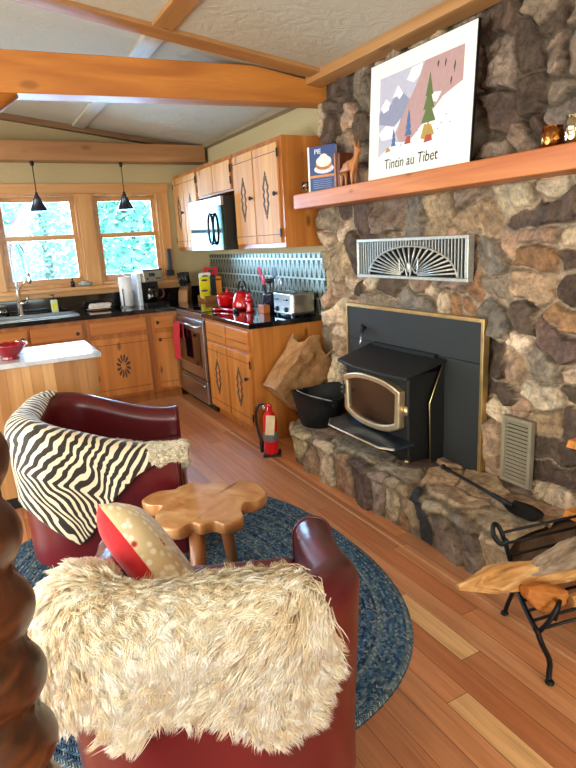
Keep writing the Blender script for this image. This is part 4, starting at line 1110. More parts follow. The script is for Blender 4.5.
for a in (math.radians(42), math.radians(150), math.radians(238)):
    g = G(); g.tube([(.15 * math.cos(a), .15 * math.sin(a), .386), (.19 * math.cos(a), .19 * math.sin(a), .2), (.225 * math.cos(a), .225 * math.sin(a), .0)], [.034, .031, .026], 12)
    g.build('leg', wood('table leg wood', C('a8693a'), C('7a4522'), 'Z', knots=.2), tb)

# ------------------------------------------------------------------ twisted carved post
def post_mat():
    m, nt, p = newmat('varnished carved post'); co = objco(nt)
    n1 = nd(nt, 'TexNoise', Vector=mapped(nt, co, (14, 14, 30)), Scale=1., Detail=5., Distortion=1.).outputs[0]
    setp(nt, p, Base_Color=ramp(nt, n1, [(.3, C('2a1207')), (.55, C('4a220d')), (.75, C('673515'))]), Roughness=.36, Coat_Weight=.12); return m
pst = T('twisted_post', 'dark varnished twisted rope carved wooden post at the left', 'post', (-.094, .78, 0))
g = G(); nz, na_ = 260, 36
HP = zc(-.094) - .03
def pp(i, j):
    z = HP * i / (nz - 1); a = 2 * PI * j / na_
    tw = a + 2 * PI * z / .21 * 1.0
    r = .083 + .026 * abs(math.cos(tw)) ** .8 - .008
    return Vector((r * math.cos(a), r * math.sin(a), z))
g.grid(lambda i, j: pp(i, j % na_), nz, na_ + 1); g.build('shaft', post_mat(), pst, weld=True)

# ------------------------------------------------------------------ island
isl = TW('kitchen_island', 'butcher block island with pale marbled top behind zebra chair', 'island', (.05, 3.9, 0))
def marble():
    m, nt, p = newmat('pale marbled top'); co = objco(nt)
    n_ = nd(nt, 'TexNoise', Vector=co, Scale=5., Detail=6., Distortion=1.6).outputs[0]
    setp(nt, p, Base_Color=ramp(nt, n_, [(.35, C('a3abb9')), (.5, C('c4c9d2')), (.7, C('d8dade'))]), Roughness=.18, Coat_Weight=.3); return m
g = G(); g.box(-.62, .615, 3.585, 4.15, .872, .902); g.build('top', marble(), isl, bevel=.004)
g = G()
M_isl = [wood('island block %d' % k, C(a), C(b), 'Z', knots=.15, loc=(k * 2.3, k, k * .7)) for k, (a, b) in enumerate((('cf9f68', 'b07d48'), ('c08a52', '9c6a38'), ('d9ad78', 'bd8a52'), ('b67f4a', '8f5f30')))]
x = -.6
rk_ = random.Random(3)
xs_ = []
while x < .58: w = rk_.choice((.05, .065, .08)); xs_.append((x, min(x + w, .585))); x += w
for a, b_ in xs_: g.box(a + .0006, b_ - .0006, 3.61, 4.12, .09, .872, rk_.randrange(4))
g.build('block_body', M_isl, isl)
g = G(); g.box(-.57, .55, 3.66, 4.08, 0, .09); g.build('toe_base', M_blackpl, isl)
bw = T('red_bowl', 'small dark red glass bowl on the pale island top', 'bowl', (.125, 3.745, .902))
g = G(); g.lathe([(.05, 0), (.052, .008), (.04, .018), (.06, .03), (.082, .062), (.095, .085), (.10, .088), (.094, .082), (.075, .058), (.04, .028), (0, .024)], 28); g.build('bowl_body', plain('ruby glass', C('8f0f1e'), .1, 0, .1, 20, .6), bw)
g = G(); g.tube([(.098 * math.cos(2 * PI * k / 40), .098 * math.sin(2 * PI * k / 40), .087 + .003 * math.sin(2 * PI * k / 40 * 12)) for k in range(40)], .0045, 6, closed=True); g.build('rim', plain('ruby rim', C('a81626'), .1, coat=.6), bw)
# ------------------------------------------------------------------ cabinets
M_dkline = plain('dark routed groove', C('3a1d0c'), .7)
M_emb = plain('dark carved recess', C('4a3626'), .7, noise=.3, scale=60)
PZ, PX = pine('Z'), pine('X'); LZ = pine_lit('Z')
def emblem(par, cx, cz, w, h, kind, y):
    g = G(); n_ = 12 if kind == 'round' else 8
    if kind == 'round':
        for k in range(n_):
            a = 2 * PI * (k + .5) / n_; d = Vector((math.cos(a), math.sin(a))); q = Vector((-d.y, d.x))
            pts = []
            for t in range(12):
                b_ = 2 * PI * t / 12; l = .64 + .34 * math.cos(b_); s = .115 * math.sin(b_) * (1.2 if math.cos(b_) > 0 else .8)
                v = d * l + q * s; pts.append((cx + v.x * w / 2, cz + v.y * h / 2))
            g.prism(pts, 'Y', y - .0015, y + .002)
    else:
        for t, q in ((0, .95), (.2, .62), (.38, .95), (.56, .62), (.74, .36), (.95, 0)):
            for v in ((1, -1) if t else (1,)):
                for sgn in ((1, -1) if q else (1,)):
                    X, Z = cx + sgn * q * w / 2 * .8, cz + v * t * h / 2; a, b_ = .135 * w, .066 * h
                    g.prism([(X - a, Z), (X - a * .45, Z + b_), (X + a * .45, Z + b_), (X + a, Z), (X + a * .45, Z - b_), (X - a * .45, Z - b_)], 'Y', y - .0015, y + .002)
    g.build('carved_emblem', M_emb, par)
def door(par, x0, x1, z0, z1, m, kind=None, knob=None, hinge=None, y=-.018, lines=True, ew=.1, eh=.3, name='door'):
    g = G(); g.box(x0, x1, y, 0, z0, z1); d = g.build(name, m, par, bevel=.004)
    if lines:
        g = G(); h = z1 - z0; f = .075 if h > .3 else .0
        if f:
            for z in (z0 + .06, z1 - .06): G().box(x0 + .006, x1 - .006, y - .0008, y + .003, z - .0022, z + .0022).build('groove', M_dkline, d)
    if kind: emblem(d, (x0 + x1) / 2, (z0 + z1) / 2, ew, eh, kind, y)
    if knob:
        g = G(); g.lathe([(.007, 0), (.007, .012), (.015, .018), (.017, .026), (.010, .033), (0, .034)], 14, (knob[0], y, knob[1]), M=Matrix.Rotation(PI / 2, 4, 'X')); g.build('knob', M_knob, d)
    if hinge:
        for z in (z0 + .07, z1 - .07): G().box(hinge - .007, hinge + .007, y - .004, y + .006, z - .03, z + .03).build('hinge', M_black_metal, d, bevel=.002)
    return d
PF = wood('shade-darkened pine frame', C('bd7430'), C('8f4c18'), 'Z', knots=.4)  # frame tone darkened to stand in for the shadow gaps around the doors
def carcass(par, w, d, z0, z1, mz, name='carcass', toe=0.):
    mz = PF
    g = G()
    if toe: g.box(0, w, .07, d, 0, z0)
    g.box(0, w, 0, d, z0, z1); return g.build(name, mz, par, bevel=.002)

# --- sink run, facing the room (-Y)
YC_ = 5.57; DB = .575
sb = T('sink_cabinet', 'pine sink base cabinet with two false drawer fronts', 'cabinet', (-.35, YC_, 0))
carcass(sb, 1.20, DB, .1, .635, PZ, toe=1)
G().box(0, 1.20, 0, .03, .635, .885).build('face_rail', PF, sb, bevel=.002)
G().box(0, 1.20, DB - .02, DB, .635, .885).build('back_rail', PX, sb)
G().box(0, .015, .03, DB - .02, .635, .885).build('side_panel', PZ, sb); G().box(1.185, 1.20, .03, DB - .02, .635, .885).build('side_panel', PZ, sb)
for a, b_ in ((.03, .70), (.725, 1.165)): door(sb, a, b_, .72, .845, PX, knob=(b_ - .05, .77), name='drawer_front', lines=False); door(sb, a, b_, .13, .69, PZ, 'round', (a + .04, .62), ew=.13, eh=.23)
db = T('base_cabinet', 'pine base cabinet with round carved flower door below the window', 'cabinet', (.852, YC_, 0))
carcass(db, .608, DB, .1, .885, PZ, toe=1)
door(db, .035, .555, .73, .85, PX, name='drawer', lines=False); door(db, .03, .56, .13, .685, PZ, 'round', (.02 + .04, .60), ew=.14, eh=.245)
cb = T('corner_cabinet', 'narrow pine corner cabinet between flower door and steel range', 'cabinet', (1.462, YC_, 0))
carcass(cb, .262, DB, .1, .885, PZ, toe=1)
door(cb, .03, .215, .73, .85, PX, name='drawer', lines=False, knob=(.05, .79)); door(cb, .03, .215, .13, .685, PZ, None, (.06, .62))

# --- stove run, facing the fireplace side of the room (-X)
RZ_ = -PI / 2
XF = 1.73
kb_ = T('base_cabinet', 'pine base cabinet with twin carved doors left of the fire extinguisher', 'cabinet', (XF, 4.785, 0), RZ_)
carcass(kb_, .965, .60, .1, .885, PZ, toe=1)
G().box(.965, .975, .0, .60, 0.0, .885).build('end_panel', pine('Z'), kb_)
for a, b_ in ((.045, .475), (.50, .925)):
    dq = door(kb_, a, b_, .71, .86, PX, name='drawer', lines=False)
    G().box(a + .03, b_ - .03, -.0225, -.017, .765, .768).build('groove', M_dkline, dq)
door(kb_, .045, .475, .125, .68, PZ, 'long', ew=.115, eh=.29); door(kb_, .50, .925, .125, .68, PZ, 'long', (.89, .50), hinge=.93, ew=.115, eh=.30)

# range
rg = T('range', 'stainless steel electric range with black glass oven door', 'range', (XF, 5.555, 0), RZ_)
WR = .755
g = G(); g.box(0, WR, .02, .60, .08, .905); g.box(.03, WR - .03, .06, .58, 0, .08); g.build('range_body', M_blackpl, rg)
g = G(); g.box(.0, WR, -.01, .60, .905, .932); g.build('cooktop', M_blackgl, rg, bevel=.004)
g = G(); g.box(0, WR, -.012, .03, .85, .905); g.build('control_strip', M_steel, rg, bevel=.003)
g = G(); g.box(.005, WR - .005, -.025, .02, .31, .845); od = g.build('oven_door', M_steel, rg, bevel=.006)
g = G(); g.box(.09, WR - .09, -.028, -.02, .42, .735); g.build('oven_window', M_blackgl, od, bevel=.002)
g = G(); g.tube([(.05, -.06, .795), (WR - .05, -.06, .795)], .011, 10); g.tube([(.07, -.06, .795), (.07, -.02, .795)], .009, 8); g.tube([(WR - .07, -.06, .795), (WR - .07, -.02, .795)], .009, 8); g.build('door_handle', M_steel, od)
g = G(); g.box(.005, WR - .005, -.025, .02, .085, .30); dw = g.build('storage_drawer', M_steel, rg, bevel=.006)
g = G(); g.tube(smooth_path([(.04, -.03, .25), (.2, -.045, .27), (WR / 2, -.05, .278), (WR - .2, -.045, .27), (WR - .04, -.03, .25)], 5), .010, 8); g.build('drawer_handle', M_steel, dw)
for i, (x, y, r) in enumerate(((.2, .17, .10), (.55, .17, .08), (.2, .43, .08), (.55, .43, .1))):
    g = G(); g.tube([(x + r * math.cos(2 * PI * k / 32), y + r * math.sin(2 * PI * k / 32), .9318) for k in range(32)], .0015, 4, closed=True); g.build('burner_ring', plain('burner print', C('3d3d40'), .4), rg)
# towel over the oven handle
tw = G(); nu, nv = 26, 30
def tp_(i, j):
    u = i / (nu - 1); v = j / (nv - 1); L = .36
    w = -.16 + v * (.16 + L)          # from back fold to front hem
    R = .017
    if w < 0: y, z = -.06 + R, .795 + w
    else: y, z = -.06 - R, .795 - w
    if abs(w) < .02: t = w / .02; y = -.06 - R * t; z = .795 + R * math.sqrt(max(0, 1 - t * t)) - .02 * abs(t)
    wave = .012 * math.sin(u * 14 + .6) * min(1, abs(w) * 8) * (1 if w > 0 else 0)
    return Vector((.075 + .20 * u + .02 * max(0, w) * math.sin(4 * u), y - abs(wave) - .004 * max(0, w) * 5, z))
tw.grid(tp_, nu, nv)
to = tw.build('hand_towel', plain('red terry', C('b0202c'), .9, noise=.2, scale=90, b=.4), None, loc=(XF, 5.555, 0), rot=(0, 0, RZ_)); sm = to.modifiers.new('t', 'SOLIDIFY'); sm.thickness = .004
tag(to, 'red terry towel hanging over the oven door handle', 'towel')

# --- countertops
ct = TW('sink_countertop', 'black granite countertop under the windows around the sink', 'countertop', (.5, 5.85, .887))
SX0, SX1, SY0, SY1 = -.12, .80, 5.66, 6.03
g = G()
for a, b_, c, d in ((-.4, SX0, 5.535, 6.148), (SX1, 1.735, 5.535, 6.148), (SX0, SX1, 5.535, SY0), (SX0, SX1, SY1, 6.148), (1.735, 2.338, 5.562, 6.148)): g.box(a, b_, c, d, .887, .927)
g.build('slab', M_granite, ct)
S(G().box(-.4, 2.328, 6.128, 6.149, .928, 1.07).build('trim_22', M_granite, bevel=.002))
kt = TW('range_countertop', 'black granite countertop holding the toaster beside the range', 'countertop', (2.03, 4.3, .887))
g = G(); g.box(1.70, 2.338, 3.79, 4.79, .887, .927); g.build('slab', M_granite, kt, bevel=.006)
sk_ = TW('kitchen_sink', 'stainless steel drop in sink under the left window', 'sink', (.3, 5.85, .75))
g = G(); e = .022
for a, b_, c, d in ((SX0 - e, SX0 + .015, SY0 - e, SY1 + e), (SX1 - .015, SX1 + e, SY0 - e, SY1 + e), (SX0, SX1, SY0 - e, SY0 + .015), (SX0, SX1, SY1 - .015, SY1 + e)): g.box(a, b_, c, d, .9275, .936)
g.build('rim', M_steel, sk_, bevel=.003)
g = G()
g.box(SX0 + .012, SX1 - .012, SY0 + .012, SY1 - .012, .70, .704)
for a, b_, c, d in ((SX0 + .010, SX0 + .014, SY0 + .01, SY1 - .01), (SX1 - .014, SX1 - .01, SY0 + .01, SY1 - .01), (SX0 + .01, SX1 - .01, SY0 + .010, SY0 + .014), (SX0 + .01, SX1 - .01, SY1 - .014, SY1 - .010)): g.box(a, b_, c, d, .70, .93)
g.build('basin', M_steel, sk_)
fc = T('kitchen_faucet', 'tall chrome spring neck faucet behind the sink', 'faucet', (.36, 6.05 + .03, .927))
g = G(); g.lathe([(.028, 0), (.028, .012), (.02, .02), (.02, .25), (.016, .26), (0, .262)], 18); g.build('body', M_chrome, fc)
g = G(); pth = smooth_path([(0, 0, .25), (-.01, 0, .42), (-.015, 0, .56), (.01, -.02, .66), (.06, -.05, .67), (.095, -.07, .60), (.105, -.075, .48), (.11, -.075, .40)], 8); g.tube(pth, .007, 8); cl = g.build('hose', M_steel, fc)
g = G()
for i in range(len(pth) * 4 - 8):
    q = i / 4; a = pth[int(q)]; b_ = pth[min(int(q) + 1, len(pth) - 1)]; p_ = a.lerp(b_, q % 1)
g.tube([pth[int(i / 8)].lerp(pth[min(int(i / 8) + 1, len(pth) - 1)], (i / 8) % 1) + Vector((.012 * math.cos(i * 1.1), .012 * math.sin(i * 1.1), .004 * math.sin(i * 1.1))) for i in range(8, (len(pth) - 12) * 8)], .003, 5); g.build('spring', M_chrome, cl)
g = G(); g.lathe([(.012, 0), (.018, .02), (.016, .09), (.01, .1)], 14, (.11, -.075, .30)); g.build('spray_head', M_chrome, fc)
g = G(); g.tube([(.0, 0, .12), (.06, -.01, .12)], .018, 12); g.tube([(.06, -.01, .12), (.075, -.03, .19)], .007, 8); g.build('lever', M_chrome, fc)
g = G(); g.tube([(.012, 0, .25), (.10, -.072, .36)], .006, 8); g.build('spray_arm', M_chrome, fc)

# --- upper cabinets
XU = 2.0
def upper(name, ya, yb, z0, z1, label, doors, kind, knobs=None):
    w = yb - ya; t = T(name, label, 'cabinet', (XU, yb, 0), RZ_)
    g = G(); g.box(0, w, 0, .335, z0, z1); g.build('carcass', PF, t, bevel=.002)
    for i, (a, b_) in enumerate(doors):
        door(t, a, b_, z0 + .035 if kind else z0 + .015, z1 - .035, LZ, kind, ew=.10, eh=.31, hinge=(b_ + .004) if i == len(doors) - 1 else (a - .004),
             knob=((b_ - .025), (z0 + z1) / 2) if kind else None, lines=True)
    return t
u1 = upper('wall_cabinet', 3.73, 4.565, 1.45, 2.20, 'tall pine wall cabinet with twin carved doors right of the microwave', [(.03, .395), (.41, .80)], 'long')
G().box(.835, .845, 0, .335, 1.45, 2.20).build('end_panel', pine('Z'), u1)
upper('wall_cabinet', 4.575, 5.405, 1.92, 2.20, 'short pine wall cabinet directly above the microwave', [(.02, .405), (.42, .80)], None)
u3 = upper('wall_cabinet', 5.415, 6.14, 1.45, 2.20, 'pine wall cabinet with carved doors between microwave and window', [(.02, .335), (.35, .70)], 'long')
mw = T('microwave', 'over range microwave with mirrored door and oval handle', 'microwave', (1.885, 5.345, 1.45), RZ_)
g = G(); g.box(0, .77, .012, .45, 0, .43); g.build('case', M_blackpl, mw, bevel=.003)
g = G(); g.box(.0, .77, -.012, .012, .36, .43); g.build('vent_strip', M_steel, mw, bevel=.002)
M_mirror = plain('mirrored microwave door', C('35554f'), .08, .9, .05, 6)
g = G(); g.box(.0, .58, -.012, .012, 0, .357); dd = g.build('door', M_mirror, mw, bevel=.002)
g = G(); g.box(.583, .77, -.012, .012, 0, .357); g.build('control_panel', M_mirror, mw, bevel=.002)
g = G(); g.tube([(.565 + .055 * math.cos(2 * PI * k / 36), -.035, .175 + .125 * math.sin(2 * PI * k / 36)) for k in range(36)], .011, 8, closed=True)
for s in (-1, 1): g.tube([(.565, -.035, .175 + s * .122), (.565, -.01, .175 + s * .122)], .008, 6)
g.build('handle', plain('dark oval handle', C('232427'), .25, .6), dd)

# --- pressed tin backsplash
def tin():
    m, nt, p = newmat('pressed tin'); co = objco(nt); sp = nd(nt, 'SeparateXYZ', Vector=co); y, z = sp.outputs[1], sp.outputs[2]
    P_ = .075
    fy = math_(nt, 'FRACT', math_(nt, 'DIVIDE', y, P_)); fz = math_(nt, 'FRACT', math_(nt, 'DIVIDE', z, P_ * 2))
    tri = math_(nt, 'SUBTRACT', 1., math_(nt, 'MULTIPLY', math_(nt, 'ABSOLUTE', math_(nt, 'SUBTRACT', fy, .5)), 2.))
    d = math_(nt, 'ABSOLUTE', math_(nt, 'SUBTRACT', tri, fz))
    l1 = math_(nt, 'LESS_THAN', d, .12); l2 = math_(nt, 'LESS_THAN', math_(nt, 'ABSOLUTE', math_(nt, 'SUBTRACT', d, .33)), .06)
    l3 = math_(nt, 'GREATER_THAN', math_(nt, 'ABSOLUTE', math_(nt, 'SUBTRACT', fz, .5)), .45)
    h = math_(nt, 'MAXIMUM', math_(nt, 'MAXIMUM', l1, l2), l3)
    n_ = nd(nt, 'TexNoise', Vector=co, Scale=25., Detail=4.).outputs[0]
    c = mix(nt, h, C('2a2f26'), C('c2c6b4')); c = mix(nt, math_(nt, 'MULTIPLY', n_, .4), c, C('40443a'))
    setp(nt, p, Base_Color=c, Metallic=.75, Roughness=.42); bump(nt, p, h, .8, .006); return m
g = G(); g.box(2.330, 2.340, 3.74, 6.128, .93, 1.395); S(g.build('trim_21', tin()))
# ------------------------------------------------------------------ things on the counters
ZC = .927
t = T('toaster', 'brushed steel four slice toaster at the counter end', 'toaster', (2.195, 4.0, ZC), rz=math.radians(0))
g = G(); g.box(-.10, .105, -.15, .15, .012, .185); g.build('case', plain('toaster steel', C('a9a7a2'), .25, .9, .06, 30), t, bevel=.022, seg=3)
g = G(); g.box(-.108, -.095, -.14, .14, .02, .175); fp = g.build('front_panel', plain('pale steel panel', C('c9d6de'), .25, .7, .05, 20), t, bevel=.006)
for y in (.075, -.075):
    g = G(); g.lathe([(.02, 0), (.02, .008), (.013, .022), (0, .022)], 16, (-.108, y, .055), M=Matrix.Rotation(-PI / 2, 4, 'Y')); g.build('dial', M_blackpl, fp)
    g = G(); g.box(-.125, -.105, y - .025, y + .025, .125, .137); g.build('lever', M_blackpl, fp, bevel=.002)
g = G()
for x in (-.05, .045):
    for y in (.075, -.075): g.box(x - .014, x + .014, y - .06, y + .06, .183, .1855)
g.build('bread_slot', plain('toaster slot', C('101010'), .6), t)
g = G()
for x in (-.08, .08):
    for y in (-.12, .12): g.box(x - .012, x + .012, y - .012, y + .012, 0, .014)
g.build('feet', M_blackpl, t)

cr = T('utensil_crock', 'navy utensil crock filled with cooking tools beside the toaster', 'crock', (2.17, 4.36, ZC))
g = G(); g.lathe([(.055, 0), (.058, .006), (.060, .14), (.063, .155), (.057, .155), (.054, .14), (.052, .012), (0, .01)], 24); g.build('jar', plain('navy glaze', C('161c33'), .15, coat=.5), cr)
def utensil(name, dx, dy, h, head, m, label):
    o = T(name, label, 'utensil', (2.17 + dx * .25, 4.36 + dy * .25, ZC + .014), group='cooking utensils in the crock')
    top = Vector((dx, dy, h)); g = G(); g.tube([(0, 0, 0), top * .5, top], [.006, .0055, .006], 8); g.build('handle', m[0], o)
    g = G(); d = top.normalized()
    if head == 'spat': g.hexa([top + Vector((0, -.022, -.005)), top + Vector((.004, -.022, -.005)), top + Vector((.004, .022, -.005)), top + Vector((0, .022, -.005))], [top + d * .09 + Vector((0, -.027, 0)), top + d * .09 + Vector((.004, -.027, 0)), top + d * .09 + Vector((.004, .027, 0)), top + d * .09 + Vector((0, .027, 0))])
    elif head == 'spoon': g.ball(top + d * .035, .012, .028, .045)
    elif head == 'ladle': g.lathe([(0, -.03), (.03, -.02), (.042, .01), (.04, .01), (.028, -.016), (0, -.026)], 16, top + Vector((-.01, 0, .02)))
    elif head == 'whisk':
        for k in range(5):
            a = PI * k / 5; g.tube([top + d * (.11 * (1 - math.cos(q)) / 2) + Vector((math.cos(a), math.sin(a), 0)) * .028 * math.sin(q) for q in [PI * 2 * i / 16 for i in range(17)]], .0015, 5)
    g.build('head', m[1], o, bevel=.001 if head == 'spat' else 0)
utensil('spatula', -.03, .065, .27, 'spat', (M_blackpl, M_redpl), 'red headed spatula leaning far left in the navy crock')
utensil('spoon', -.03, .02, .215, 'spoon', (M_blackpl, M_redpl), 'red serving spoon low in the navy crock')
utensil('turner', .02, -.02, .26, 'spat', (M_blackpl, M_blackpl), 'tall black turner standing upright in the navy crock')
utensil('ladle', -.02, -.045, .23, 'ladle', (M_blackpl, M_blackpl), 'black ladle leaning right in the navy crock')
utensil('spoon', .03, -.075, .19, 'spoon', (M_steel, M_steel), 'steel serving spoon leaning toward the toaster')
utensil('whisk', .04, .02, .17, 'whisk', (M_steel, M_steel), 'steel wire whisk at the back of the navy crock')
cbk = T('coaster_block', 'small orange wooden block in front of the navy crock', 'block', (2.075, 4.30, ZC))
g = G(); g.box(-.03, .03, -.05, .05, 0, .07); g.build('block', wood('orange block', C('c8743a'), C('9c5224'), 'Y', knots=0), cbk, bevel=.004)

kt_ = T('kettle', 'shiny red enamel kettle with black arched handle', 'kettle', (2.075, 4.72, ZC + .005))
g = G(); g.lathe([(.085, 0), (.098, .01), (.1, .03), (.092, .08), (.07, .13), (.04, .155), (0, .16)], 28); g.build('body', M_red, kt_)
g = G(); g.lathe([(.03, .152), (.028, .165), (.006, .17), (.006, .178), (.015, .186), (.012, .2), (0, .202)], 16); g.build('lid', M_blackpl, kt_)
g = G(); g.tube([(.0, -.075 + 0, .07), (0, -.115, .11), (0, -.135, .145)], [.026, .019, .015], 12); g.build('spout', M_red, kt_)
g = G(); g.lathe([(.016, 0), (.016, .02), (.008, .045)], 12, (0, -.137, .147)); g.build('spout_cap', M_blackpl, kt_)
g = G(); g.tube([(0, .085 * math.cos(a), .155 + .095 * math.sin(a)) for a in [PI * (-.12 + 1.24 * i / 20) for i in range(21)]], .010, 9); g.build('handle', M_blackpl, kt_)
pt = T('casserole', 'red enamel casserole pot with lid left of the kettle', 'pot', (2.09, 5.10, ZC + .006))
g = G(); g.lathe([(.085, 0), (.1, .012), (.106, .085), (.11, .09), (.1, .09), (.095, .02), (0, .015)], 28); g.build('pot_body', M_red, pt)
g = G(); g.lathe([(.112, .092), (.105, .102), (.06, .118), (.016, .124), (.012, .14), (.022, .148), (.02, .156), (0, .157)], 28); g.build('lid', M_red, pt)
for s in (-1, 1):
    g = G(); g.tube([(-.02, s * .105, .075), (-.03, s * .14, .078), (.03, s * .14, .078), (.02, s * .105, .075)], .008, 8); g.build('side_handle', M_red, pt)
sp_ = T('spoon_rest', 'long red silicone spoon rest lying before the kettle', 'spoon rest', (1.90, 4.70, ZC), rz=math.radians(-75))
g = G(); g.ball((-.11, 0, .014), .065, .045, .014); g.tube([(-.06, 0, .014), (.05, 0, .016), (.12, 0, .018)], [.022, .016, .02], 10, flat=.6); g.build('rest_body', M_red, sp_)
g = G(); g.tube([(.12, 0, .018), (.16, 0, .018)], .018, 10); g.build('grip', M_blackpl, sp_)
pmil = T('pepper_mill', 'small red lacquer pepper mill right of the kettle', 'pepper mill', (2.02, 4.47, ZC))
g = G(); g.lathe([(.03, 0), (.031, .02), (.022, .055), (.026, .075), (.022, .08)], 20); g.build('base', M_red, pmil)
g = G(); g.lathe([(.022, .081), (.031, .095), (.029, .118), (.015, .128), (.008, .133), (0, .135)], 20); g.build('head', M_red, pmil)
# boards and mats standing in a rack by the tin
brd = T('board_rack', 'low wooden block holding upright coloured boards in the counter corner', 'board rack', (2.18, 5.72, ZC))
g = G(); g.box(-.13, .10, -.11, .11, 0, .03); g.box(-.13, .10, -.11, -.095, .03, .065); g.box(-.13, .10, .095, .11, .03, .065); g.build('block', wood('rack wood', C('b0733e'), C('824c22'), 'X', knots=0), brd, bevel=.003)
def board(y, x0, x1, h, col, nm, label, lean=0.):
    m = plain(nm, C(col), .4, noise=.05); o = T('cutting_board', label, 'cutting board', (2.18, 5.72 + y, ZC + .031), group='cutting boards in the rack', rot=(lean, 0, 0))
    g = G(); r = .02; pts = []
    for cx, cz, a0 in ((x1 - r, r, -PI / 2), (x1 - r, h - r, 0), (x0 + r, h - r, PI / 2), (x0 + r, r, PI)):
        pts += [(cx + r * math.cos(a0 + PI / 2 * k / 4), cz + r * math.sin(a0 + PI / 2 * k / 4)) for k in range(5)]
    g.prism(pts, 'Y', -.005, .005); g.build('sheet', m, o)
    g = G(); xm = (x0 + x1) / 2; g.prism([(xm + .035 * math.cos(2 * PI * k / 14), h - .035 + .010 * math.sin(2 * PI * k / 14)) for k in range(14)], 'Y', -.0056, .0056); g.build('grip_slot', plain('slot shadow grey', C('3a3634'), .6), o)
board(.085, -.05, .10, .31, 'c4242c', 'red board', 'tall red cutting board at the back of the rack')
board(.055, -.12, .01, .26, 'e6e6e2', 'white board', 'white cutting board between the yellow and red boards')
board(.03, -.125, -.02, .22, 'f0d813', 'yellow board', 'bright yellow cutting board at the front of the rack')
board(-.01, .036, .098, .22, 'e58a28', 'orange board', 'orange cutting board right of the black board')
board(-.02, -.025, .032, .24, '17171a', 'black board', 'black cutting board between yellow and orange boards')
board(-.055, -.13, -.09, .12, 'd8c21c', 'yellow mat', 'short yellow cutting mat nearest the knife block')
# knife block
kb2 = T('knife_block', 'slanted wooden knife block in the corner by the window', 'knife block', (1.96, 5.98, ZC), rz=math.radians(-35))
g = G(); g.hexa([(-.05, -.09, 0), (.05, -.09, 0), (.05, .09, 0), (-.05, .09, 0)], [(-.05, -.05, .12), (.05, -.05, .12), (.05, .13, .2), (-.05, .13, .2)]); g.build('block', wood('block wood', C('a5703f'), C('7c4d26'), 'Z', knots=0), kb2, bevel=.004)
Mk = Matrix.Translation((1.96, 5.98, ZC)) @ Matrix.Rotation(math.radians(-35), 4, 'Z')
proto = None
for i in range(6):
    x = -.033 + .033 * (i % 3); q = .35 if i < 3 else .75
    p = Mk @ Vector((x, -.05 + .18 * q, .12 + .08 * q + .004))
    if proto is None:
        proto = T('kitchen_knife', 'black handled knife standing in the slanted wooden knife block', 'knife', p, math.radians(-35), 'knives in the knife block')
        g = G(); g.tube([(0, 0, 0), (0, -.02, .06), (0, -.038, .115)], [.008, .010, .012], 8, flat=1.6); g.build('handle', M_blackpl, proto)
        g = G(); g.tube([(0, .002, -.006), (0, -.004, .012)], .0085, 8); g.build('bolster', M_steel, proto); k_ = proto
    else:
        k_ = copy_tree(proto)
    k_.location = p
# coffee maker
cm = T('coffee_maker', 'steel and black drip coffee maker on the corner counter', 'coffee maker', (1.59, 5.96, ZC), rz=math.radians(8))
g = G(); g.box(-.10, .10, -.11, .12, 0, .03); g.box(-.10, .10, .02, .12, .03, .24); g.build('body', M_blackpl, cm, bevel=.006)
g = G(); g.box(-.102, .102, -.105, .122, .235, .35); hd_ = g.build('brew_head', plain('coffee steel', C('a99f92'), .3, .8, .06), cm, bevel=.008)
g = G(); g.box(-.045, .02, -.108, -.104, .29, .325); g.build('display', M_blackgl, hd_, bevel=.001)
for x in (-.06, .045, .07):
    g = G(); g.lathe([(.011, 0), (.009, .006), (0, .006)], 12, (x, -.105, .27), M=Matrix.Rotation(PI / 2, 4, 'X')); g.build('button', M_blackpl, hd_)
g = G(); g.box(-.104, .104, -.107, .124, .348, .362); g.build('lid', M_blackpl, cm, bevel=.004)
g = G(); g.box(-.145, -.103, -.04, .12, .0, .33); g.build('water_tank', plain('pale water tank', C('d5dbe2'), .2, coat=.3), cm, bevel=.006)
cf = G(); cf.lathe([(.06, .032), (.072, .06), (.066, .13), (.045, .165), (.05, .18), (.046, .18), (.04, .165), (.06, .13), (.066, .06), (0, .036)], 22, (0, -.035, 0)); ca_ = cf.build('carafe', glass('dark carafe', (.35, .28, .22, 1), 2.), cm)
g = G(); g.tube(smooth_path([(0.06, -.06, .165), (.10, -.085, .15), (.105, -.09, .09), (.07, -.065, .06)], 5), .008, 8); g.build('carafe_handle', M_blackpl, ca_)
pt_ = T('paper_towel', 'white paper towel roll on a slim steel holder', 'paper towel', (1.34, 5.95, ZC))
g = G(); g.lathe([(.075, 0), (.075, .01), (.01, .014), (.007, .02), (.007, .325), (.012, .33), (0, .335)], 20); g.build('holder', M_steel, pt_)
g = G(); g.lathe([(.02, .016), (.063, .016), (.063, .30), (.02, .30)], 28); g.build('roll', plain('paper white', C('ece9ea'), .9, noise=.03), pt_)
g = G(); g.tube([(-.045, -.058, .015), (-.045, -.058, .19)], .005, 6); g.build('tear_arm', M_blackpl, pt_)
sd = T('soap_bottle', 'clear dish soap bottle with black pump and yellow label', 'soap bottle', (.665, 6.085, ZC))
g = G(); g.box(-.032, .032, -.02, .02, 0, .13); g.build('bottle', plain('pale green soap', C('c8d6b4'), .15, coat=.4), sd, bevel=.012, seg=3)
g = G(); g.box(-.024, .024, -.0212, -.0195, .03, .10); g.build('label', plain('yellow label', C('d9d34a'), .5, noise=.2, scale=60), sd)
g = G(); g.lathe([(.014, .128), (.014, .145), (.005, .15), (.005, .168), (.012, .17), (.012, .18), (0, .18)], 14); g.tube([(0, 0, .174), (-.03, -.01, .172)], .005, 6); g.build('pump', M_blackpl, sd)
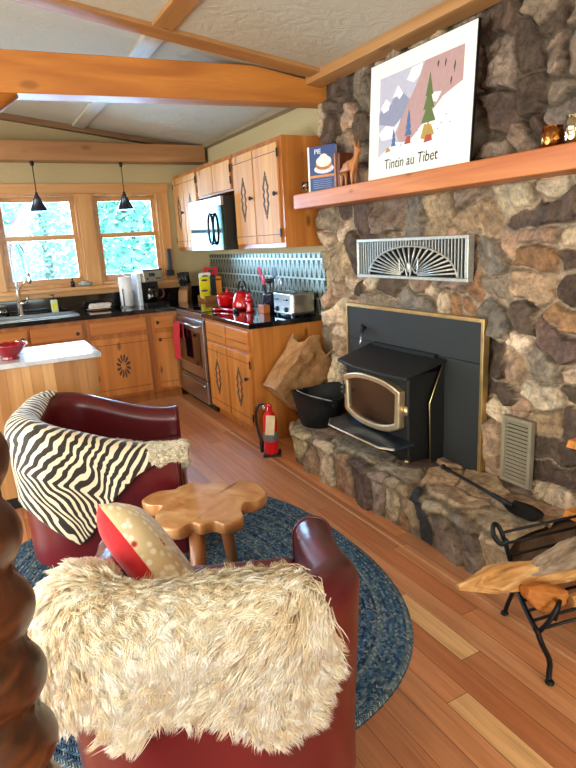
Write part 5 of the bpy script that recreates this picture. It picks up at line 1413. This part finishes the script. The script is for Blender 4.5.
nk = T('bread_tray', 'plate stacked with a folded white and tan cloth by paper towels', 'plate', (1.06, 5.93, ZC))
g = G(); g.lathe([(.06, 0), (.12, .010), (.125, .014), (.06, .006), (0, .006)], 28); g.build('plate', plain('tan plate', C('a9795a'), .4), nk)
cl_ = G()
for k in range(4):
    z = .012 + .014 * k; cl_.grid(lambda i, j: Vector((-.095 + .19 * i / 14 + .004 * k, -.065 + .13 * j / 10, z + .006 * math.sin(i * .9 + k) * math.sin(j * .7 + k) + .004)), 15, 11)
o = cl_.build('folded_cloth', plain('white linen', C('e2d6cf'), .9, noise=.1, scale=15), None, loc=(1.06, 5.93, ZC + .004), smooth=True); sm = o.modifiers.new('t', 'SOLIDIFY'); sm.thickness = .010
tag(o, 'folded white linen cloth resting on the tan plate', 'cloth')
jr = T('glass_jar', 'round glass jar at the far left behind the sink', 'jar', (.20, 6.085, ZC))
g = G(); g.lathe([(.035, 0), (.05, .01), (.055, .06), (.045, .09), (.04, .1), (.036, .1), (.041, .088), (.05, .06), (.045, .014), (0, .012)], 20); g.build('jar_body', glass('jar glass', (.8, .82, .78, 1), 2.), jr)
g = G(); g.lathe([(.042, .1), (.043, .118), (0, .119)], 20); g.build('lid', M_steel, jr)
zs = 1.162
sb_ = T('little_bottle', 'tiny dark glass bottle standing on the window sill', 'bottle', (.865, 6.105, zs))
g = G(); g.lathe([(.02, 0), (.021, .045), (.008, .06), (.008, .085), (0, .086)], 14); g.build('bottle', plain('dark bottle glass', C('101418'), .1), sb_)
sl_ = T('sill_dish', 'grey stone dish lying on the sill between the two windows', 'dish', (.985, 6.105, zs))
g = G(); g.lathe([(.04, 0), (.055, .012), (.06, .03), (.052, .032), (.04, .012), (0, .01)], 22, sx=1.15, sy=.7); g.ball((0, 0, .03), .045, .03, .02); g.build('dish_body', plain('mottled grey stone', C('8f9794'), .5, noise=.4, scale=50), sl_)
# wall things
ot = T('outlet_plate', 'round dark outlet cover on wall beside the window trim', 'outlet', (1.985, 6.149, 1.165))
g = G(); g.box(-.035, .035, -.008, 0, -.055, .055); g.build('cover_plate', plain('bronze plate', C('4a3a2a'), .4, .5), ot, bevel=.003)
g = G(); g.lathe([(.022, 0), (.02, .006), (0, .007)], 16, (0, -.008, 0), M=Matrix.Rotation(PI / 2, 4, 'X')); g.build('socket', plain('ivory socket', C('d8cfc0'), .4), ot)
ot2 = T('outlet_plate', 'steel outlet cover on the tin backsplash behind the kettle', 'outlet', (2.329, 4.62, 1.12), -PI / 2)
g = G(); g.box(-.06, .06, -.008, 0, -.06, .06); g.build('cover_plate', plain('steel plate', C('c2d0d6'), .25, .8), ot2, bevel=.003)
for x in (-.028, .028):
    g = G(); g.box(x - .014, x + .014, -.012, -.007, -.03, .03); g.build('socket', plain('dark socket', C('2a2a2c'), .4), ot2, bevel=.002)
wp = T('paddle_holder', 'dark blue slim holder hung on the right window casing', 'holder', (1.87, 6.127, 1.23))
g = G(); g.box(-.02, .02, -.04, 0, .02, .25); g.build('handset', plain('slate plastic', C('2c3340'), .3), wp, bevel=.006)
g = G(); g.box(-.05, .03, -.05, 0, -.03, .03); g.build('bracket', M_blackpl, wp, bevel=.006)
# pendants hung from the window beam
def pendant(x, label):
    p = T('pendant_lamp', label, 'lamp', (x, 6.02, 1.88), group='pendant lamps over the sink counter')
    g = G(); g.lathe([(.085, 0), (.012, .155), (.012, .168), (.0, .168)], 26); g.lathe([(.083, .001), (.011, .15)], 26)
    sh_ = g.build('shade', plain('smoked blue shade', C('27303d'), .25, .3, coat=.3), p)
    g = G(); g.ball((0, 0, .05), .022, .022, .028); bm_, nt, pb = newmat('lit bulb'); n_ = nd(nt, 'TexNoise', Vector=objco(nt), Scale=4.).outputs[0]
    setp(nt, pb, Base_Color=ramp(nt, n_, [(0, C('fff2dd')), (1, C('fff8ee'))]), Emission_Color=C('fff0dc'), Emission_Strength=14.); g.build('bulb', bm_, p)
    g = G(); g.tube([(0, 0, .165), (0, 0, .41)], .0045, 7); g.build('cord', M_blackpl, p)
    g = G(); g.lathe([(.014, .40), (.018, .42), (.016, .44)], 14); g.build('canopy', M_blackpl, p)
pendant(.645, 'dark cone pendant lamp hanging before the left window')
pendant(1.45, 'dark cone pendant lamp hanging before the right window')
# ------------------------------------------------------------------ outside the kitchen windows
def ground_mat():
    m, nt, p = newmat('sunlit meadow'); n_ = nd(nt, 'TexNoise', Vector=objco(nt), Scale=.9, Detail=6.).outputs[0]
    setp(nt, p, Base_Color=ramp(nt, n_, [(.35, C('7fb59a')), (.6, C('c9dccb'))]), Roughness=1.); return m
S(G().box(-30, 34, 6.6, 60, -1.2, -1.0).build('ground', ground_mat()))
def leaf_mat(nm, a, b):
    m, nt, p = newmat(nm); n_ = nd(nt, 'TexNoise', Vector=objco(nt), Scale=1.6, Detail=5.).outputs[0]
    setp(nt, p, Base_Color=ramp(nt, n_, [(.35, C(a)), (.65, C(b))]), Roughness=.9, Subsurface_Weight=0.); return m
LM = [leaf_mat('glare teal needles', '74c4ba', 'b5e6de'), leaf_mat('glare pale needles', '9ad8ca', 'd5f2ea')]  # needle colours paled so the overexposed daylight is in the foliage itself
BK = plain('pale bark', C('8a8790'), .9, b=.5)
def conifer(x, y, h, r, mi, label, seed):
    R = np.random.RandomState(seed)
    t = T('conifer', label, 'tree', (x, y, -1.0), group='conifers beyond the kitchen windows')
    g = G(); g.tube([(0, 0, 0), (.03, 0, h * .5), (0, 0, h)], [.16, .10, .02], 9); g.build('trunk', BK, t)
    n = 7000; V = np.zeros((n * 3, 3)); z = h * (.08 + .92 * R.rand(n) ** .9); k = (1 - z / h) ** .8 * r + .15
    a = R.rand(n) * 2 * PI; q = k * R.rand(n) ** .45
    c = np.c_[q * np.cos(a), q * np.sin(a), z - q * .25]
    for i in range(3):
        V[i::3] = c + R.randn(n, 3) * np.array([.085, .085, .06])
    o = np_mesh('foliage', V, np.arange(n * 3).reshape(-1, 3), LM[mi], t, smooth=False)
for i, (x, y, h, r, mi, lb) in enumerate(((.1, 13., 6.5, 1.3, 0, 'teal conifer outside the left window behind the faucet'), (1.9, 17.5, 7.5, 1.6, 1, 'pale conifer seen at the right side of left window'),
        (3.2, 12.8, 6.0, 1.4, 0, 'teal conifer outside the right window behind its left pane'), (5.4, 16.6, 7., 1.7, 1, 'pale conifer outside the right window near the casing'),
        (-2., 18.5, 8., 1.9, 1, 'pale tall conifer at the far left outside the left window'), (8.6, 21., 8, 1.9, 0, 'distant teal conifer beyond the right casing'))): conifer(x, y, h, r, mi, lb, i + 3)
g = G(); g.tube([(.42, 8.6, 1.59), (1.3, 8.6, 2.69)], .10, 4); g.box(.30, .47, 8.5, 8.72, -1, 3.0)
o = g.build('porch_brace', plain('lilac painted brace', C('b9a9bd'), .7), None); tag(o, 'lilac painted porch post and diagonal brace outside the left window', 'porch brace')

# ------------------------------------------------------------------ light
W_ = bpy.data.worlds.new('sky'); SC.world = W_; W_.use_nodes = True
nt = W_.node_tree; bg_ = nt.nodes['Background']
gz = nd(nt, 'SeparateXYZ', Vector=nd(nt, 'TexCoord').outputs['Generated']).outputs[2]
nt.links.new(ramp(nt, gz, [(.45, C('d9f2f2')), (.7, C('bcdcf5'))]), bg_.inputs[0]); bg_.inputs[1].default_value = 8.

def area(name, loc, direction, sx, sy, power, col, spread=PI):
    l = bpy.data.lights.new(name, 'AREA'); l.shape = 'RECTANGLE'; l.size = sx; l.size_y = sy; l.energy = power; l.color = col[:3]; l.spread = spread
    o = bpy.data.objects.new(name, l); COL.objects.link(o); o.location = loc
    o.rotation_euler = Vector(direction).to_track_quat('-Z', 'Y').to_euler(); return o
DAY = (.86, .93, 1.0); WARM = (1.0, .80, .58)
# daylight through the two big side windows, the glazed door behind and the kitchen windows
area('side_window_light', (-2.66, 1.3, 1.4), (1, 0, -.05), 2.1, 1.7, 110, (1.0, .91, .78))
area('kitchen_side_light', (-2.66, 4.1, 1.4), (1, 0, -.05), 2.1, 1.7, 75, (.86, .93, 1.0))
area('door_light', (.1, -2.56, 1.3), (0, 1, -.02), 2.4, 1.7, 60, (1.0, .93, .84))
area('window_light', (.65, 6.36, 1.6), (0, -1, .1), .7, .82, 75, (.36, .62, 1.0))
area('window_light', (1.49, 6.36, 1.6), (0, -1, .1), .62, .82, 68, (.36, .62, 1.0))
# warm ceiling lamp in the sitting room behind the camera
lp = bpy.data.lights.new('ceiling_lamp', 'POINT'); lp.energy = 50; lp.color = WARM; lp.shadow_soft_size = .14
lo = bpy.data.objects.new('ceiling_lamp', lp); COL.objects.link(lo); lo.location = (-.6, .4, 2.45)
SC.view_settings.view_transform = 'Standard'; SC.view_settings.look = 'None'; SC.view_settings.gamma = 1.; SC.view_settings.use_curve_mapping = False
SC.view_settings.exposure = -0.12
